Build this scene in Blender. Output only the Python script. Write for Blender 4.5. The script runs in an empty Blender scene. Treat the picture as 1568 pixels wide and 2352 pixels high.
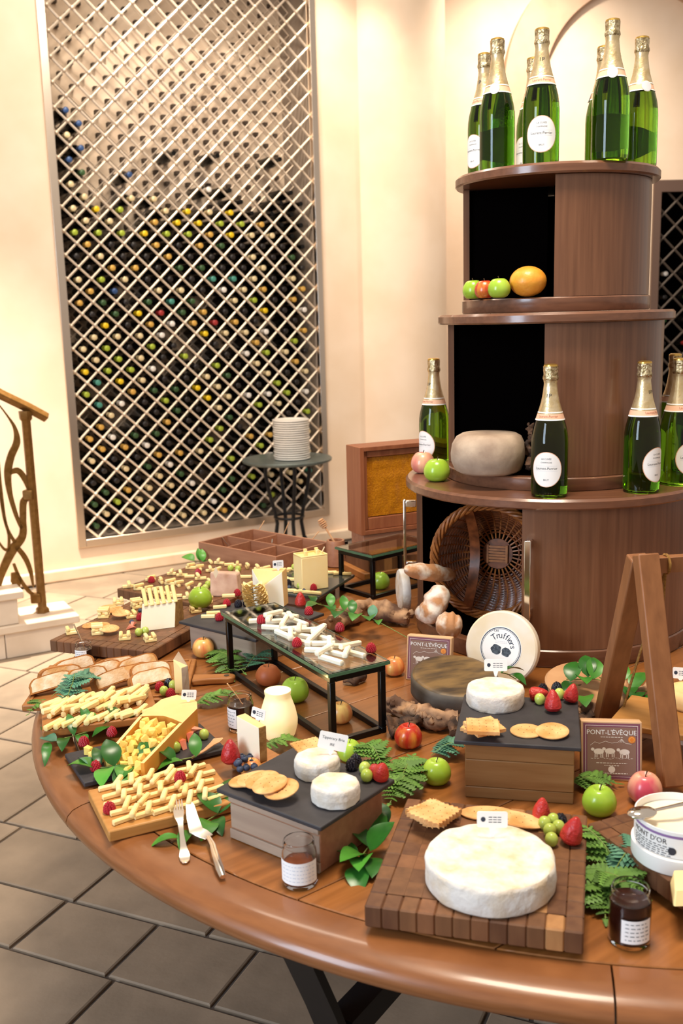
import bpy, bmesh, math, random
from mathutils import Vector, Matrix, noise
random.seed(7)
S = bpy.context.scene
COL = S.collection
PI = math.pi
TAU = 2*PI
def R(a): return math.radians(a)

# ------------------------------------------------------------------ camera
FPX, PITCH, ROLL, EYE = 2287.0, R(11.08), R(1.53), 1.62
FW = Vector((0, math.cos(PITCH), -math.sin(PITCH)))
UP0 = Vector((0, math.sin(PITCH), math.cos(PITCH)))
RT0 = Vector((1, 0, 0))
RT = RT0*math.cos(ROLL)-UP0*math.sin(ROLL)
UP = UP0*math.cos(ROLL)+RT0*math.sin(ROLL)
cd = bpy.data.cameras.new('camera')
cam = bpy.data.objects.new('camera', cd); COL.objects.link(cam)
cd.sensor_fit = 'VERTICAL'; cd.sensor_height = 36; cd.lens = FPX/2352*36
cd.clip_start = .05
M = Matrix((RT, UP, -FW)).transposed().to_4x4(); M.translation = (0, 0, EYE)
cam.matrix_world = M
cd.dof.use_dof = True; cd.dof.focus_distance = 2.25; cd.dof.aperture_fstop = 5.6
S.camera = cam
CAM = Vector((0, 0, EYE))

# ------------------------------------------------------------------ world, lights, exposure
S.view_settings.view_transform = 'Standard'; S.view_settings.look = 'None'
S.view_settings.gamma = 1; S.view_settings.use_curve_mapping = False
S.view_settings.exposure = 0.40
W = bpy.data.worlds.new('world'); S.world = W; W.use_nodes = True
bg = W.node_tree.nodes['Background']; bg.inputs[0].default_value = (1.0, .88, .76, 1); bg.inputs[1].default_value = .42

def area(name, loc, target, size, power, color, sy=None):
    l = bpy.data.lights.new(name, 'AREA'); l.energy = power; l.color = color; l.size = size
    if sy: l.shape = 'RECTANGLE'; l.size_y = sy
    o = bpy.data.objects.new(name, l); COL.objects.link(o); o.location = loc
    o.rotation_euler = (Vector(target)-Vector(loc)).to_track_quat('-Z', 'Y').to_euler()
    return o
def spot(name, loc, target, power, color, angle, blend=.6, rad=.06):
    l = bpy.data.lights.new(name, 'SPOT'); l.energy = power; l.color = color; l.spot_size = R(angle); l.spot_blend = blend; l.shadow_soft_size = rad
    o = bpy.data.objects.new(name, l); COL.objects.link(o); o.location = loc
    o.rotation_euler = (Vector(target)-Vector(loc)).to_track_quat('-Z', 'Y').to_euler()
    return o
area('window_daylight', (-3.0, -.8, 2.2), (.4, 2.2, .8), 1.1, 112, (.66, .82, 1.0), 2.4)
area('ceiling_lamp', (.2, 1.7, 4.3), (.4, 2.2, .75), 1.0, 108, (1.0, .86, .68))
area('hall_lamp', (-.6, 4.6, 4.3), (-.5, 6.8, .9), 1.2, 62, (1.0, .87, .70))
spot('rack_downlight', (-1.75, 5.0, 4.4), (-1.72, 5.2, 0), 1900, (1.0, .88, .72), 50, 1.0)
spot('rack_spot', (-.95, 5.9, 4.4), (-.9, 6.9, 2.9), 170, (1.0, .88, .74), 75, .9)
spot('column_downlight', (.02, 6.75, 4.3), (.26, 7.2, 2.4), 110, (1.0, .87, .66), 62, .9)
spot('arch_downlight', (1.55, 6.9, 4.5), (1.5, 8.2, 2.6), 290, (1.0, .88, .73), 95, 1.0)

# ------------------------------------------------------------------ coordinates
def ray(x, y): return FW+RT*((x-784)/FPX)+UP*((1176-y)/FPX)
def T(x, y, z=.75):
    d = ray(x, y); return CAM+d*((z-EYE)/d.z)
def onplane(x, y, P, n):
    d = ray(x, y); return CAM+d*((Vector(P)-CAM).dot(n)/d.dot(n))
def mpp(x, y, z=.75): return (T(x, y, z)-CAM).dot(FW)/FPX
def rect(z, *c):
    p = [T(x, y, z) for x, y in c]
    ctr = sum(p, Vector())/4
    e = (p[1]-p[0])+(p[2]-p[3]); g = (p[3]-p[0])+(p[2]-p[1])
    w = e.length/2; d = g.length/2
    a1 = math.atan2(e.y, e.x); a2 = math.atan2(g.y, g.x)-PI/2
    dd = (a2-a1+PI) % TAU-PI
    return ctr, a1+dd/2, w, d

# ------------------------------------------------------------------ materials
def C(h, k=1.0):
    r = [int(h[i:i+2], 16)/255 for i in (0, 2, 4)]
    return tuple(k*(v/12.92 if v <= .04045 else ((v+.055)/1.055)**2.4) for v in r)+(1,)
def mat(name, c1, c2=None, rough=.5, metal=0.0, scale=20, detail=3, bump=0.0, bscale=None, trans=0.0, ior=1.45, sss=0.0, emit=None, estr=0, coat=0.0, stretch=(1, 1, 1), rand=0.0, spec=.5, lo=.35, hi=.65, srad=(.01, .006, .003), alpha=1.0):
    m = bpy.data.materials.new(name); m.use_nodes = True
    nt = m.node_tree; N = nt.nodes; L = nt.links; b = N['Principled BSDF']
    b.inputs['Base Color'].default_value = c1; b.inputs['Roughness'].default_value = rough; b.inputs['Metallic'].default_value = metal
    b.inputs['Transmission Weight'].default_value = trans; b.inputs['IOR'].default_value = ior
    b.inputs['Specular IOR Level'].default_value = spec; b.inputs['Coat Weight'].default_value = coat; b.inputs['Coat Roughness'].default_value = .12
    b.inputs['Alpha'].default_value = alpha
    if sss:
        b.inputs['Subsurface Weight'].default_value = sss; b.inputs['Subsurface Radius'].default_value = srad; b.inputs['Subsurface Scale'].default_value = 1
    if emit: b.inputs['Emission Color'].default_value = emit; b.inputs['Emission Strength'].default_value = estr
    tc = N.new('ShaderNodeTexCoord'); mp = N.new('ShaderNodeMapping'); mp.inputs['Scale'].default_value = stretch
    L.new(tc.outputs['Object'], mp.inputs['Vector']); vec = mp.outputs['Vector']
    if rand or c2 or bump:
        oi = N.new('ShaderNodeObjectInfo')
        ad = N.new('ShaderNodeVectorMath'); ad.operation = 'ADD'
        ml = N.new('ShaderNodeMath'); ml.operation = 'MULTIPLY'; ml.inputs[1].default_value = 37.0
        L.new(oi.outputs['Random'], ml.inputs[0]); L.new(mp.outputs['Vector'], ad.inputs[0]); L.new(ml.outputs[0], ad.inputs[1]); vec = ad.outputs[0]
    col = None
    if c2:
        nz = N.new('ShaderNodeTexNoise'); nz.inputs['Scale'].default_value = scale; nz.inputs['Detail'].default_value = detail
        L.new(vec, nz.inputs['Vector'])
        rp = N.new('ShaderNodeValToRGB'); rp.color_ramp.elements[0].position = lo; rp.color_ramp.elements[1].position = hi
        rp.color_ramp.elements[0].color = c1; rp.color_ramp.elements[1].color = c2
        L.new(nz.outputs['Fac'], rp.inputs['Fac']); col = rp.outputs['Color']
        L.new(col, b.inputs['Base Color'])
    if rand:
        hs = N.new('ShaderNodeHueSaturation'); mr = N.new('ShaderNodeMapRange')
        mr.inputs['To Min'].default_value = 1-rand; mr.inputs['To Max'].default_value = 1+rand
        L.new(oi.outputs['Random'], mr.inputs['Value']); L.new(mr.outputs['Result'], hs.inputs['Value'])
        if col: L.new(col, hs.inputs['Color'])
        else: hs.inputs['Color'].default_value = c1
        L.new(hs.outputs['Color'], b.inputs['Base Color'])
    if bump:
        nb = N.new('ShaderNodeTexNoise'); nb.inputs['Scale'].default_value = bscale or scale; nb.inputs['Detail'].default_value = 4
        L.new(vec, nb.inputs['Vector'])
        bp = N.new('ShaderNodeBump'); bp.inputs['Strength'].default_value = bump; bp.inputs['Distance'].default_value = .004
        L.new(nb.outputs['Fac'], bp.inputs['Height']); L.new(bp.outputs['Normal'], b.inputs['Normal'])
    return m
def wood(name, a, b_, rough=.4, stretch=(2, 22, 22), scale=4, rand=.12, coat=0.0, bump=.05, k=1.0):
    return mat(name, C(a, k), C(b_, k), rough=rough, stretch=stretch, scale=scale, detail=5, rand=rand, coat=coat, bump=bump, lo=.3, hi=.7)

m_plaster = mat('cream_plaster', C('e8d0b8'), C('e1c7ac'), rough=.9, scale=3, bump=.12, bscale=60)
m_arch = mat('arch_stone', C('cba88e'), C('c09d84'), rough=.85, scale=6, bump=.1, bscale=40)
m_base = mat('baseboard_stone', C('e6cdb2'), C('dcc0a2'), rough=.5, scale=8)
m_tile = mat('slate_tile', C('9c8873'), C('857462'), rough=.62, scale=5, detail=8, bump=.5, bscale=22, rand=.10)
m_grout = mat('grout', C('6e6258'), C('574d45'), rough=.9, scale=30)
m_step = mat('step_marble', C('d6c4b0'), C('c8b49e'), rough=.45, scale=5)
m_steel = mat('brushed_steel', C('d8c8b8'), rough=.28, metal=1.0)
m_lattice = mat('lattice_metal', C('d8c6b2'), rough=.4, metal=.5)
m_rackback = mat('rack_back', C('dcc6ae'), C('cfb79e'), rough=.85, scale=4)
m_rackside = mat('rack_side', C('8d7d6e'), rough=.7)
m_dark = mat('dark_peg', C('4a3d33'), rough=.8)
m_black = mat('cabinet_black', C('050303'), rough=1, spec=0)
m_brass = mat('brass_rail', C('74501f'), C('866030'), rough=.45, metal=.55, scale=40)
m_tower = wood('tower_veneer', '66402a', '7c5238', rough=.32, stretch=(40, 40, 1.6), scale=2.2, rand=.03, coat=.25)
m_slab = wood('slab_veneer', '67422f', '7a5039', rough=.28, stretch=(2, 30, 30), scale=3, rand=.03, coat=.35)
m_table = wood('table_wood', '9a6030', '7c4a20', rough=.34, stretch=(1.6, 24, 24), scale=2.6, rand=.12, coat=.3)
m_rim = wood('rim_wood', '8e5830', '7a4824', rough=.36, stretch=(5, 5, 60), scale=2.5, rand=.05, coat=.35)
m_iron = mat('black_iron', C('1b1a1c'), rough=.45, metal=.4)
m_blackmetal = mat('black_metal', C('0d0c0d'), rough=.3, metal=.3)
m_chrome = mat('chrome', C('e8dfd4'), rough=.12, metal=1.0)
m_glass = mat('clear_glass', C('f4fff8'), rough=.01, trans=1.0, ior=1.45)
m_jarglass = mat('jar_glass', C('fbfbfb'), rough=.02, trans=1.0, ior=1.2)
m_gedge = mat('glass_edge', C('6f9a78'), rough=.12, trans=.55)
m_bottle = mat('green_bottle_glass', C('66941a'), rough=.03, trans=1.0, ior=1.38)
m_foil = mat('gold_foil', C('e6d2ac'), C('d6bd8c'), rough=.36, metal=.8, scale=60, bump=.25, bscale=120)
m_cap = mat('gold_cap', C('d8ae5a'), rough=.3, metal=.9)
m_hood = mat('silver_hood', C('e4d2ac'), C('a08a60'), rough=.25, metal=.9, scale=120, bump=.8, bscale=160)
m_peach = mat('peach_band', C('e8b899'), rough=.55)
m_pink = mat('label_ring', C('e3b08e'), rough=.5)
m_white = mat('white_paper', C('f4f2f0'), rough=.6)
m_lgrey = mat('label_grey', C('c8ccd6'), rough=.55)
m_ink = mat('ink', C('33333c'), rough=.6)
m_inkw = mat('pale_ink', C('e7dcd3'), rough=.6)
m_plate = mat('white_china', C('f6efe6'), rough=.2, coat=.3)
m_zinc = mat('zinc_top', C('68706c'), C('596260'), rough=.4, metal=.5, scale=14)
m_slate = mat('dark_slate', C('3a3638'), C('2f2c2e'), rough=.6, scale=18, bump=.2, bscale=50)
m_boxwood = wood('box_wood', '96644a', 'a87658', rough=.5, scale=3, rand=.08)
m_framewood = wood('frame_wood', '84492c', '975a38', rough=.5, scale=3, rand=.05, stretch=(22, 22, 2))
m_blockwood = wood('block_wood', '9a7044', '84592f', rough=.5, scale=2.5, rand=.05)
m_blocklight = wood('block_pale', 'a8927e', '978170', rough=.55, scale=2.5, rand=.05)
m_board = wood('board_wood', 'ad713a', '99602e', rough=.45, scale=3, rand=.05)
m_boardlt = wood('board_light', 'c08a4c', 'ae7638', rough=.45, scale=3, rand=.05)
m_easel = wood('easel_wood', '8f5c36', '7c4d2b', rough=.45, scale=3, rand=.04, stretch=(22, 22, 2))
BLK = [wood('end_grain_%s' % n, a, b, rough=.5, stretch=(14, 14, 3), scale=4, rand=.07) for n, a, b in (('dark', '6f4a30', '5a3824'), ('brown', '7a5234', '66432a'), ('tan', 'b28050', '9c6c42'), ('warm', '835738', '6e462c'))]
m_rope = mat('twine', C('a47a3c'), C('7c5828'), rough=.9, scale=200)
m_comb = mat('honeycomb', C('c07a0a'), C('a86404'), rough=.35, scale=160, bump=.6, bscale=220, coat=.3)
m_wicker = mat('wicker', C('8a4c28'), C('5c3018'), rough=.4, scale=40, rand=.1, coat=.2)
m_wickerlt = mat('wicker_light', C('b06c34'), C('8a5024'), rough=.4, scale=40)
m_bread = mat('bread_crust', C('b8845a'), C('eadfd0'), rough=.85, scale=22, bump=.6, bscale=50, lo=.42, hi=.6)
m_crumb = mat('bread_crumb', C('f0dfc4'), C('d6a468'), rough=.9, scale=24, bump=.5, bscale=120)
m_toast = mat('toast_crust', C('b8783a'), C('945a26'), rough=.75, scale=20)
m_root = mat('driftwood', C('c09670'), C('5e4232'), rough=.85, scale=14, detail=8, bump=1.0, bscale=30, lo=.38, hi=.6)
m_rootdk = mat('driftwood_dark', C('6b4c36'), C('2e1f18'), rough=.85, scale=30, detail=8, bump=1.0, bscale=60, lo=.38, hi=.6)
m_rind = mat('white_rind', C('e9dfd2'), C('d9bf9a'), rough=.88, scale=34, detail=6, bump=.7, bscale=60, sss=.1, lo=.42, hi=.72)
m_rindside = mat('rind_side', C('dfd8d0'), C('ccb594'), rough=.85, scale=22, detail=6, bump=.9, bscale=60, lo=.45, hi=.75)
m_tomme = mat('tomme_rind', C('c0aa94'), C('9c8572'), rough=.85, scale=14, detail=8, bump=.5, bscale=30)
m_greywheel = mat('dark_wheel_rind', C('3c2e20'), C('7c6038'), rough=.5, scale=12, detail=6, bump=.3, bscale=20, stretch=(1, 3, 3))
m_greyside = mat('wheel_side', C('6a6055'), C('4e463e'), rough=.7, scale=16, detail=6, bump=.3)
m_cheese = mat('pale_cheese', C('f9e0a4'), C('f5d48a'), rough=.5, scale=8, sss=.15, rand=.05)
m_cream = mat('cream_cheese', C('faf0dc'), C('f6e8cc'), rough=.5, scale=8, sss=.15, rand=.04)
m_yellow = mat('yellow_cheese', C('f8d878'), C('f4cc62'), rough=.5, scale=8, sss=.2, rand=.06)
m_orange = mat('orange_rind', C('dfa041'), C('d6923a'), rough=.5, scale=10)
m_goudaface = mat('gouda_face', C('f5cf8e'), C('f0c480'), rough=.5, scale=10, sss=.2)
m_brownrind = mat('brown_rind', C('b08850'), C('8c6838'), rough=.8, scale=30, detail=7, bump=.6, bscale=60)
m_pinkrind = mat('grey_pink_rind', C('dcb9a0'), C('c59c86'), rough=.85, scale=26, detail=6, bump=.4)
m_cracker = mat('cracker', C('eebc80'), C('cf8e4c'), rough=.8, scale=26, detail=5, bump=.4, bscale=90)
m_gapple = mat('green_apple_skin', C('8fb42e'), C('a9c744'), rough=.25, scale=14, coat=.2)
m_rapple = mat('red_apple_skin', C('b8301e'), C('e0a03e'), rough=.25, scale=7, stretch=(5, 5, .8), detail=4, coat=.2, lo=.45, hi=.75)
m_papple = mat('peach_apple_skin', C('d4683c'), C('ecc06c'), rough=.28, scale=7, stretch=(4, 4, .8), detail=4, coat=.2, lo=.35, hi=.65)
m_russet = mat('russet_skin', C('a8552a'), C('b86a38'), rough=.5, scale=18)
m_pinkapple = mat('pink_apple_skin', C('c8485a'), C('e8b48e'), rough=.28, scale=6, stretch=(3, 3, .8), coat=.2, lo=.35, hi=.68)
m_grapefruit = mat('grapefruit_skin', C('eda23a'), C('e79630'), rough=.38, scale=60, bump=.15, bscale=160, coat=.1)
m_stem = mat('fruit_stem', C('4a3620'), rough=.8)
m_rasp = mat('raspberry_red', C('b3202e'), C('9a1624'), rough=.4, scale=60, sss=.2)
m_blackb = mat('blackberry', C('16101c'), rough=.28)
m_straw = mat('strawberry', C('c2382c'), C('a42224'), rough=.32, scale=30, bump=.8, bscale=160)
m_strawcut = mat('strawberry_cut', C('ea7a5c'), C('f2ae94'), rough=.4, scale=30)
m_grape = mat('grape', C('a5b84c'), C('b9c866'), rough=.22, scale=12, sss=.5)
m_blueb = mat('blueberry', C('2c3448'), C('454f66'), rough=.55, scale=20)
m_leaf = mat('leaf', C('4f9030'), C('387426'), rough=.35, scale=20, rand=.25)
m_leafdk = mat('leaf_dark', C('2f6a22'), C('22541c'), rough=.3, scale=20, rand=.25)
m_fern = mat('fern', C('648c3a'), C('50762e'), rough=.5, scale=30, rand=.3)
m_fernb = mat('fern_bluish', C('5a8c70'), C('48785e'), rough=.5, scale=30, rand=.25)
m_gstem = mat('green_stem', C('7c8c46'), rough=.6)
m_jam = mat('dark_jam', C('2a0e08'), rough=.2, coat=.5)
m_honeyjam = mat('amber_jam', C('7a3e16'), C('5e2c10'), rough=.25, coat=.5, scale=30)
m_spoonwood = mat('pale_wood', C('d9a878'), C('cb976a'), rough=.6, scale=10, stretch=(1, 1, 8))
m_wax = mat('candle_wax', C('fff2d0'), rough=.5, sss=.3, emit=(1, .72, .34, 1), estr=3.0)
m_flame = mat('flame', C('fff0c0'), emit=(1, .75, .35, 1), estr=30)
m_votive = mat('frosted_glass', C('fff3d6'), rough=.45, trans=.75, ior=1.1)
m_boxlabel = mat('taupe_print', C('8a6a5c'), rough=.6)
m_plum = mat('plum_border', C('7c4658'), rough=.6)
m_seal = mat('orange_seal', C('e0812a'), rough=.5)
m_boxcard = wood('poplar_box', 'd8b088', 'c89c72', rough=.7, scale=2)
m_navy = mat('navy_ink', C('2a3548'), rough=.6)
m_truffle = mat('truffle_print', C('56606a'), C('2c343c'), rough=.7, scale=220, detail=3)
m_purple = mat('purple_ring', C('8a6a9c'), rough=.5)
m_tub = mat('tub_card', C('efece8'), rough=.5)
m_flagwood = mat('flag_stick', C('e6d2b4'), rough=.7)

# ------------------------------------------------------------------ mesh builder
class MB:
    def __init__(s): s.v = []; s.f = []; s.mi = []
    def add(s, vs, fs, mi=0, X=None):
        o = len(s.v)
        s.v += [tuple(X @ Vector(v)) if X else tuple(v) for v in vs]
        s.f += [tuple(i+o for i in f) for f in fs]; s.mi += [mi]*len(fs); return s
    def box(s, c, d, mi=0, X=None):
        x, y, z = d[0]/2, d[1]/2, d[2]/2
        vs = [(c[0]+i*x, c[1]+j*y, c[2]+k*z) for k in (-1, 1) for j in (-1, 1) for i in (-1, 1)]
        return s.add(vs, [(0, 2, 3, 1), (4, 5, 7, 6), (0, 1, 5, 4), (2, 6, 7, 3), (1, 3, 7, 5), (0, 4, 6, 2)], mi, X)
    def lathe(s, prof, n=32, mi=0, X=None, a0=0, a1=TAU):
        full = abs(a1-a0-TAU) < 1e-6; k = n if full else n+1
        vs = [(r*math.cos(a0+(a1-a0)*i/n), r*math.sin(a0+(a1-a0)*i/n), z) for r, z in prof for i in range(k)]
        fs = []
        for j in range(len(prof)-1):
            for i in range(n):
                a = j*k+i; b = j*k+(i+1) % k
                fs.append((a, b, b+k, a+k))
        return s.add(vs, fs, mi, X)
    def disc(s, r, z, n=32, mi=0, up=True, X=None):
        vs = [(r*math.cos(TAU*i/n), r*math.sin(TAU*i/n), z) for i in range(n)]
        return s.add(vs, [tuple(range(n)) if up else tuple(reversed(range(n)))], mi, X)
    def solid(s, prof, n=32, mi=0, X=None):
        s.lathe(prof, n, mi, X)
        if prof[0][0] > 1e-5: s.disc(prof[0][0], prof[0][1], n, mi, False, X)
        if prof[-1][0] > 1e-5: s.disc(prof[-1][0], prof[-1][1], n, mi, True, X)
        return s
    def prism(s, poly, z0, z1, mi=0, X=None):
        n = len(poly)
        vs = [(x, y, z0) for x, y in poly]+[(x, y, z1) for x, y in poly]
        fs = [tuple(reversed(range(n))), tuple(range(n, 2*n))]+[(i, (i+1) % n, n+(i+1) % n, n+i) for i in range(n)]
        return s.add(vs, fs, mi, X)
    def tube(s, pts, r, n=8, mi=0, flat=None, cap=True):
        pts = [Vector(p) for p in pts]; m = len(pts)
        rs = r if isinstance(r, (list, tuple)) else [r]*m
        vs = []; u = None
        for i, p in enumerate(pts):
            t = (pts[min(i+1, m-1)]-pts[max(i-1, 0)]).normalized()
            if u is None:
                u = t.cross(Vector((0, 0, 1)) if abs(t.z) < .9 else Vector((1, 0, 0))).normalized()
            else: u = (u-t*u.dot(t)).normalized()
            w = t.cross(u)
            for j in range(n):
                a = TAU*j/n; vs.append(p+u*(rs[i]*math.cos(a))+w*(rs[i]*math.sin(a)*(flat or 1)))
        fs = [(i*n+j, i*n+(j+1) % n, (i+1)*n+(j+1) % n, (i+1)*n+j) for i in range(m-1) for j in range(n)]
        if cap: fs += [tuple(reversed(range(n))), tuple(range((m-1)*n, m*n))]
        return s.add(vs, fs, mi)
    def hull(s, pts, mi=0):
        bm = bmesh.new(); [bm.verts.new(p) for p in pts]
        g = bmesh.ops.convex_hull(bm, input=bm.verts)
        bmesh.ops.recalc_face_normals(bm, faces=bm.faces)
        bm.verts.ensure_lookup_table(); bm.verts.index_update()
        s.add([v.co.copy() for v in bm.verts], [tuple(v.index for v in f.verts) for f in bm.faces], mi); bm.free(); return s
    def ball(s, c, r, u=12, v=8, mi=0, sc=(1, 1, 1), fn=None):
        vs = []; fs = []
        for j in range(v+1):
            ph = PI*j/v-PI/2
            for i in range(u):
                th = TAU*i/u
                d = Vector((math.cos(ph)*math.cos(th)*sc[0], math.cos(ph)*math.sin(th)*sc[1], math.sin(ph)*sc[2]))
                k = fn(d) if fn else 1
                vs.append(Vector(c)+d*r*k)
        for j in range(v):
            for i in range(u):
                a = j*u+i; b = j*u+(i+1) % u; fs.append((a, b, b+u, a+u))
        return s.add(vs, fs, mi)
    def mesh(s, name, mats, smooth=True, ang=38):
        me = bpy.data.meshes.new(name); me.from_pydata(s.v, [], s.f)
        for m in (mats if isinstance(mats, (list, tuple)) else [mats]): me.materials.append(m)
        if any(s.mi): me.polygons.foreach_set('material_index', s.mi)
        bm = bmesh.new(); bm.from_mesh(me); bmesh.ops.remove_doubles(bm, verts=bm.verts, dist=1e-6)
        bmesh.ops.recalc_face_normals(bm, faces=bm.faces); bm.to_mesh(me); bm.free()
        if smooth:
            me.shade_smooth(); me.set_sharp_from_angle(angle=R(ang))
        return me
def put(name, me, parent=None, loc=(0, 0, 0), rot=(0, 0, 0), scale=None):
    o = bpy.data.objects.new(name, me); COL.objects.link(o)
    o.location = loc; o.rotation_euler = rot
    if scale: o.scale = scale
    if parent: o.parent = parent
    return o
def build(mb, name, mats, parent=None, loc=(0, 0, 0), rot=(0, 0, 0), bevel=0, seg=2, smooth=True, ang=38):
    o = put(name, mb.mesh(name, mats, smooth, ang), parent, loc, rot)
    if bevel:
        b = o.modifiers.new('bevel', 'BEVEL'); b.width = bevel; b.segments = seg; b.limit_method = 'ANGLE'; b.angle_limit = R(40)
    return o
def tag(o, label, cat, group=None):
    o['label'] = label; o['category'] = cat
    if group: o['group'] = group
    return o
def thing(name, label, cat, loc=(0, 0, 0), rz=0, group=None):
    o = bpy.data.objects.new(name, None); COL.objects.link(o); o.location = loc; o.rotation_euler = (0, 0, rz)
    o.empty_display_size = .05
    return tag(o, label, cat, group)
def struct(o): o['kind'] = 'structure'; return o
def stuff(o): o['kind'] = 'stuff'; return o
def dup(root, loc, rz=0, label=None, group=None, scale=None):
    r = root.copy(); COL.objects.link(r); r.location = loc; r.rotation_euler = (0, 0, rz) if not isinstance(rz, tuple) else rz
    if label: r['label'] = label
    if group: r['group'] = group
    elif 'group' in r and label: del r['group']
    if scale: r.scale = (scale,)*3
    for ch in list(root.children):
        c = ch.copy(); COL.objects.link(c); c.parent = r
        for g in ch.children:
            d = g.copy(); COL.objects.link(d); d.parent = c
    return r
class Kind:
    """first placement moves the prototype itself, later ones copy it"""
    def __init__(s, root): s.r = root; s.used = False
    def at(s, loc, rz=0, label=None, group=None, scale=None):
        if s.used: return dup(s.r, loc, rz, label, group, scale)
        s.used = True; o = s.r; o.location = loc; o.rotation_euler = (0, 0, rz) if not isinstance(rz, tuple) else rz
        if label: o['label'] = label
        if group: o['group'] = group
        if scale: o.scale = (scale,)*3
        return o
def text_geo(body, size, sp=1.0):
    c = bpy.data.curves.new('txt', 'FONT'); c.body = body; c.size = size; c.align_x = 'CENTER'; c.align_y = 'CENTER'; c.resolution_u = 2; c.space_character = sp
    o = bpy.data.objects.new('txt', c); COL.objects.link(o)
    dg = bpy.context.evaluated_depsgraph_get(); me = bpy.data.meshes.new_from_object(o.evaluated_get(dg))
    vs = [tuple(v.co) for v in me.vertices]; fs = [tuple(p.vertices) for p in me.polygons]
    bpy.data.objects.remove(o); bpy.data.curves.remove(c); bpy.data.meshes.remove(me)
    return vs, fs
ONES = 'zeroth first second third fourth fifth sixth seventh eighth ninth tenth eleventh twelfth thirteenth fourteenth fifteenth sixteenth seventeenth eighteenth nineteenth'.split()
def nth(n): return ONES[n] if n < 20 else ({20: 'twentieth', 30: 'thirtieth', 40: 'fortieth', 50: 'fiftieth'}[n] if n % 10 == 0 else {2: 'twenty-', 3: 'thirty-', 4: 'forty-', 5: 'fifty-'}[n//10]+ONES[n % 10])
def nz(p, s): return noise.noise(Vector(p)*s)
RR = random.uniform

# ================================================================== SETTING
P0 = Vector((-1.8914, 6.1832, 0)); DV = Vector((.87664, .48114, 0)); NV = Vector((.48114, -.87664, 0))
WANG = math.atan2(DV.y, DV.x)
def wl(s, z, off=0): return P0+DV*s+NV*off+Vector((0, 0, z))
# floor with individual stone tiles
fl = struct(build(MB().box((0, 3.5, -.03), (14, 16, .04)), 'floor', m_grout))
fl.location = (0, 0, 0)
ta = R(-24); tu = Vector((math.cos(ta), math.sin(ta))); tn = Vector((-math.sin(ta), math.cos(ta)))
rows = [.62, 1.00, 1.27, 1.80, 2.04, 2.33, 2.86, 3.12, 3.52, 3.90, 4.30, 4.70, 5.24, 5.64, 6.04, 6.5]
tmeshes = {}
for i in range(len(rows)-1):
    n0, n1 = rows[i], rows[i+1]; h = n1-n0
    s = -4.6 + (.17*i) % .5
    L0 = {3: [-1.97, -1.37, -1.01, -.71, -.38, -.05]}.get(i)
    while s < 2.6:
        w = random.choice((.30, .40, .55)) if i != 3 else .31
        if i in (3, 2, 4): w = {2: .56, 3: .31, 4: .44}[i]
        c = tu*(s+w/2)+tn*((n0+n1)/2)
        if abs(c.x) < 3.6 and c.y > .3 and c.y < 7.2 and c.x < 1.6 and c.x < .52*c.y+.4:
            key = (round(w, 2), round(h, 2))
            if key not in tmeshes:
                tmeshes[key] = MB().hull([(x*(w/2-.006-e), y*(h/2-.006-e), z) for x in (-1, 1) for y in (-1, 1) for z, e in ((-.012, 0), (-.003, 0), (0, .004))]).mesh('tile', m_tile, smooth=False)
            put('tile', tmeshes[key], fl, (c.x, c.y, random.uniform(-.0012, .0012)), (0, 0, ta))
        s += w
# back wall with the opening for the wine rack (thickness away from the room)
s0, s1, z0, z1, ZT = .21, 2.05, .20, 3.9, 4.5
wb = MB()
def wbox(sa, sb, za, zb, d=.5): wb.box(((sa+sb)/2, d/2, (za+zb)/2), (sb-sa, d, zb-za))
wbox(-2.6, s0, 0, ZT); wbox(s1, 2.6, 0, ZT); wbox(s0, s1, 0, z0); wbox(s0, s1, z1, ZT)
struct(build(wb, 'wall_back', m_plaster, loc=P0, rot=(0, 0, WANG)))
bb = MB().box((.0, -.02, .04), (5.2, .04, .08))
struct(build(bb, 'baseboard_back', m_base, loc=P0, rot=(0, 0, WANG), bevel=.012, seg=3))
# rounded pilaster where the wall turns away
pc = P0+DV*2.74-NV*.16
struct(build(MB().solid([(.395, 0), (.395, ZT)], 64), 'wall_pillar', m_plaster, loc=pc))
# arch wall
AW = Vector((.5, 8.25, 0)); AD = Vector((1, .05, 0)).normalized(); AN = Vector((AD.y, -AD.x, 0)); AANG = math.atan2(AD.y, AD.x)
def al(x, y):
    q = onplane(x, y, AW, AN)-AW; return q.dot(AD), q.z
ax, az = al(1452, 205); axl, _ = al(1150, 205); RO = ax-axl; RI = RO*.70
rk0, rkt = al(1500, 415)
aw = MB()
def abox(a, b, c, d, mi=0): aw.box(((a+b)/2, .3, (c+d)/2), (b-a, .6, d-c), mi)
rk1 = rk0+1.5
abox(-1.2, rk0, 0, 5.2); abox(rk0, rk1, rkt, 5.2); abox(rk1, 6, 0, 5.2); abox(rk0, rk1, 0, .2)
struct(build(aw, 'wall_right', m_plaster, loc=AW, rot=(0, 0, AANG)))
ar = MB(); n = 40; pr = []
for i in range(n+1):
    a = PI*i/n; pr.append((math.cos(a), math.sin(a)))
ring = [(-1, -.7*az/RO)]
vs = []; fs = []
outer = [(RO, -az+rkt-az*0-.0)]+[(RO*c, RO*s_) for c, s_ in pr]+[(-RO, -(az-.0))]
inner = [(RI, -az+rkt)]+[(RI*c, RI*s_) for c, s_ in pr]+[(-RI, -(az-.0))]
for (ox, oz), (ix, iz) in zip(outer, inner):
    vs += [(ox, -.13, oz), (ix, -.09, iz), (ox, .0, oz), (ix, .0, iz)]
k = len(outer)
for i in range(k-1):
    a = 4*i; b = a+4
    fs += [(a, b, b+1, a+1), (a+2, a, b, b+2)[::-1], (a+1, b+1, b+3, a+3)]
ar.add(vs, fs)
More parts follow.
